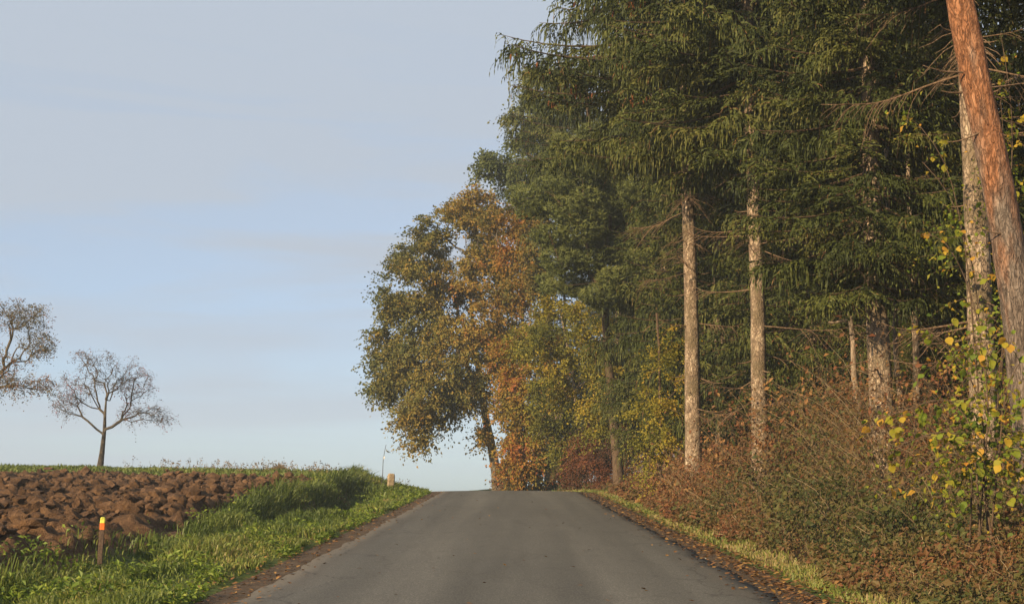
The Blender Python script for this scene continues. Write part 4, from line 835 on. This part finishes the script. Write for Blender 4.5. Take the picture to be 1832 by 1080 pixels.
# ------------------------------------------------------------------ posts and marker stone
M['stone'] = plain_mat('weathered_sandstone', (.17, .125, .08), (.33, .26, .175), 14, .9, .8)
M['stake'] = plain_mat('stake_wood', (.05, .033, .024), (.105, .07, .05), 40, .85, .5)
M['orange'] = plain_mat('orange_paint', (.50, .11, .02), (.72, .17, .03), 20, .5, .1); M['yellow'] = plain_mat('yellow_paint', (.42, .42, .06), (.60, .60, .09), 20, .5, .1)
M['rod'] = plain_mat('grey_rod', (.035, .033, .03), (.07, .065, .06), 20, .6, .1); M['white'] = plain_mat('white_tape', (.7, .7, .68), (.8, .8, .78), 20, .5, .1)
def block(w, d, h, taper=.95, bev=.015, top=.02, seed=0, sub=7):
    r_ = np.random.default_rng(seed); z = np.concatenate([[-.15], np.linspace(0, h - top, sub), [h]]); V = []
    for i, q in enumerate(z):
        k = 1 + (taper - 1) * max(q, 0) / h; k2 = k * (.86 if i == len(z) - 1 else 1); a, b = w / 2 * k2, d / 2 * k2; e = bev
        ring = np.array([[-a + e, -b], [a - e, -b], [a, -b + e], [a, b - e], [a - e, b], [-a + e, b], [-a, b - e], [-a, -b + e]]) + r_.normal(size=(8, 2)) * bev * .25
        V.append(np.c_[ring, np.full(8, q + (r_.normal() * .004 if i else 0))])
    V = np.concatenate(V); m = len(z); T = []
    for i in range(m - 1):
        for j in range(8): a, b = i * 8 + j, i * 8 + (j + 1) % 8; T += [[a, b, b + 8], [a, b + 8, a + 8]]
    V = np.concatenate([V, [[0, 0, z[-1] + .004]]]); T += [[(m - 1) * 8 + j, (m - 1) * 8 + (j + 1) % 8, len(V) - 1] for j in range(8)]
    return V, T
p = at(698, 876, 43.5); V, T = block(.19, .17, .56, .97, .02, .03, 2)
o = MB().add(V, T).build('marker_stone', M['stone'], None, (p[0], p[1], ground_at(p[0], p[1]))); o.rotation_euler = (.02, .06, .3)
tag(o, 'square weathered sandstone marker post in the grass by the road crest', 'marker stone')
p = at(681, 864, 45); root = empty('marker_rod', (p[0], p[1], ground_at(p[0], p[1]))); tag(root, 'thin leaning rod with white tape standing beside the marker stone', 'rod')
q = at(690, 795, 45) - np.array(root.location); s = np.linspace(0, 1, 7)[:, None]; c = q * s + np.array([.02, 0, 0]) * np.sin(s * 7)
V, T = tube(c, np.linspace(.012, .008, 7), 8); MB().add(V, T, smooth=True).build('pole', M['rod'], root)
V, T = tube(np.array([q * .67, q * .70, q * .73]) + [.004, 0, 0], [.015, .022, .013], 8); MB().add(V, T).build('tape', M['white'], root)
p = at(178, 1003, 16.2); root = empty('marker_stake', (p[0], p[1], ground_at(p[0], p[1]))); tag(root, 'brown wooden stake with orange and yellow painted tip at the field edge', 'stake'); root.rotation_euler = (0, .03, .2)
hs = at(180, 926, 16.2)[2] - root.location.z
V, T = block(.055, .045, hs - .13, .97, .006, .004, 5); MB().add(V, T).build('post', M['stake'], root)
V, T = block(.058, .048, .075, 1.0, .007, .002, 6, 3); V = np.array(V); V[:8, 2] = 0; MB().add(V, T).build('orange_band', M['orange'], root, (0, 0, hs - .128))
V, T = block(.056, .046, .06, .85, .008, .015, 7, 3); V = np.array(V); V[:8, 2] = 0; MB().add(V, T).build('yellow_tip', M['yellow'], root, (0, 0, hs - .05))
# dry tuft on the skyline
rng = np.random.default_rng(12); p = at(499, 848, 52); root_z = ground_at(p[0], p[1]); n = 420; a = rng.uniform(0, 6.28, n); rr = .28 * np.sqrt(rng.random(n)); hh = .42 * (1 - (rr / .34) ** 2) * rng.uniform(.7, 1.1, n)
V, T = blades(np.stack([rr * np.cos(a), rr * np.sin(a), 0 * a], 1), hh, .02, np.stack([rr * np.cos(a), rr * np.sin(a), 0 * a], 1) * .5, rng)
tag(MB().add(V, T, np.repeat(rng.random(n) * .7, 5)).build('dry_tuft', M['drystem'], None, (p[0], p[1], root_z)), 'rounded brown tuft of dead grass on the ridge skyline', 'grass tuft')
# thin autumn haze
m, nt, out = new_mat('haze_air'); pv = node(nt, 'ShaderNodeVolumePrincipled'); pv.inputs['Color'].default_value = (.74, .86, 1, 1); pv.inputs['Density'].default_value = .0008; pv.inputs['Anisotropy'].default_value = 0.0
nt.links.new(pv.outputs[0], out.inputs['Volume'])
hv = np.array([[x, y, z] for x in (-440, 440) for y in (-170, 500) for z in (-9, 29)], float)
hq = [[0, 1, 3, 2], [4, 6, 7, 5], [0, 4, 5, 1], [2, 3, 7, 6], [0, 2, 6, 4], [1, 5, 7, 3]]
tag(MB().add(hv, [t3 for q in hq for t3 in ([q[0], q[1], q[2]], [q[0], q[2], q[3]])]).build('haze', m), 'thin pale haze in the autumn air', 'haze', kind='stuff')
print('tris', sum(len(m.polygons) for m in bpy.data.meshes))
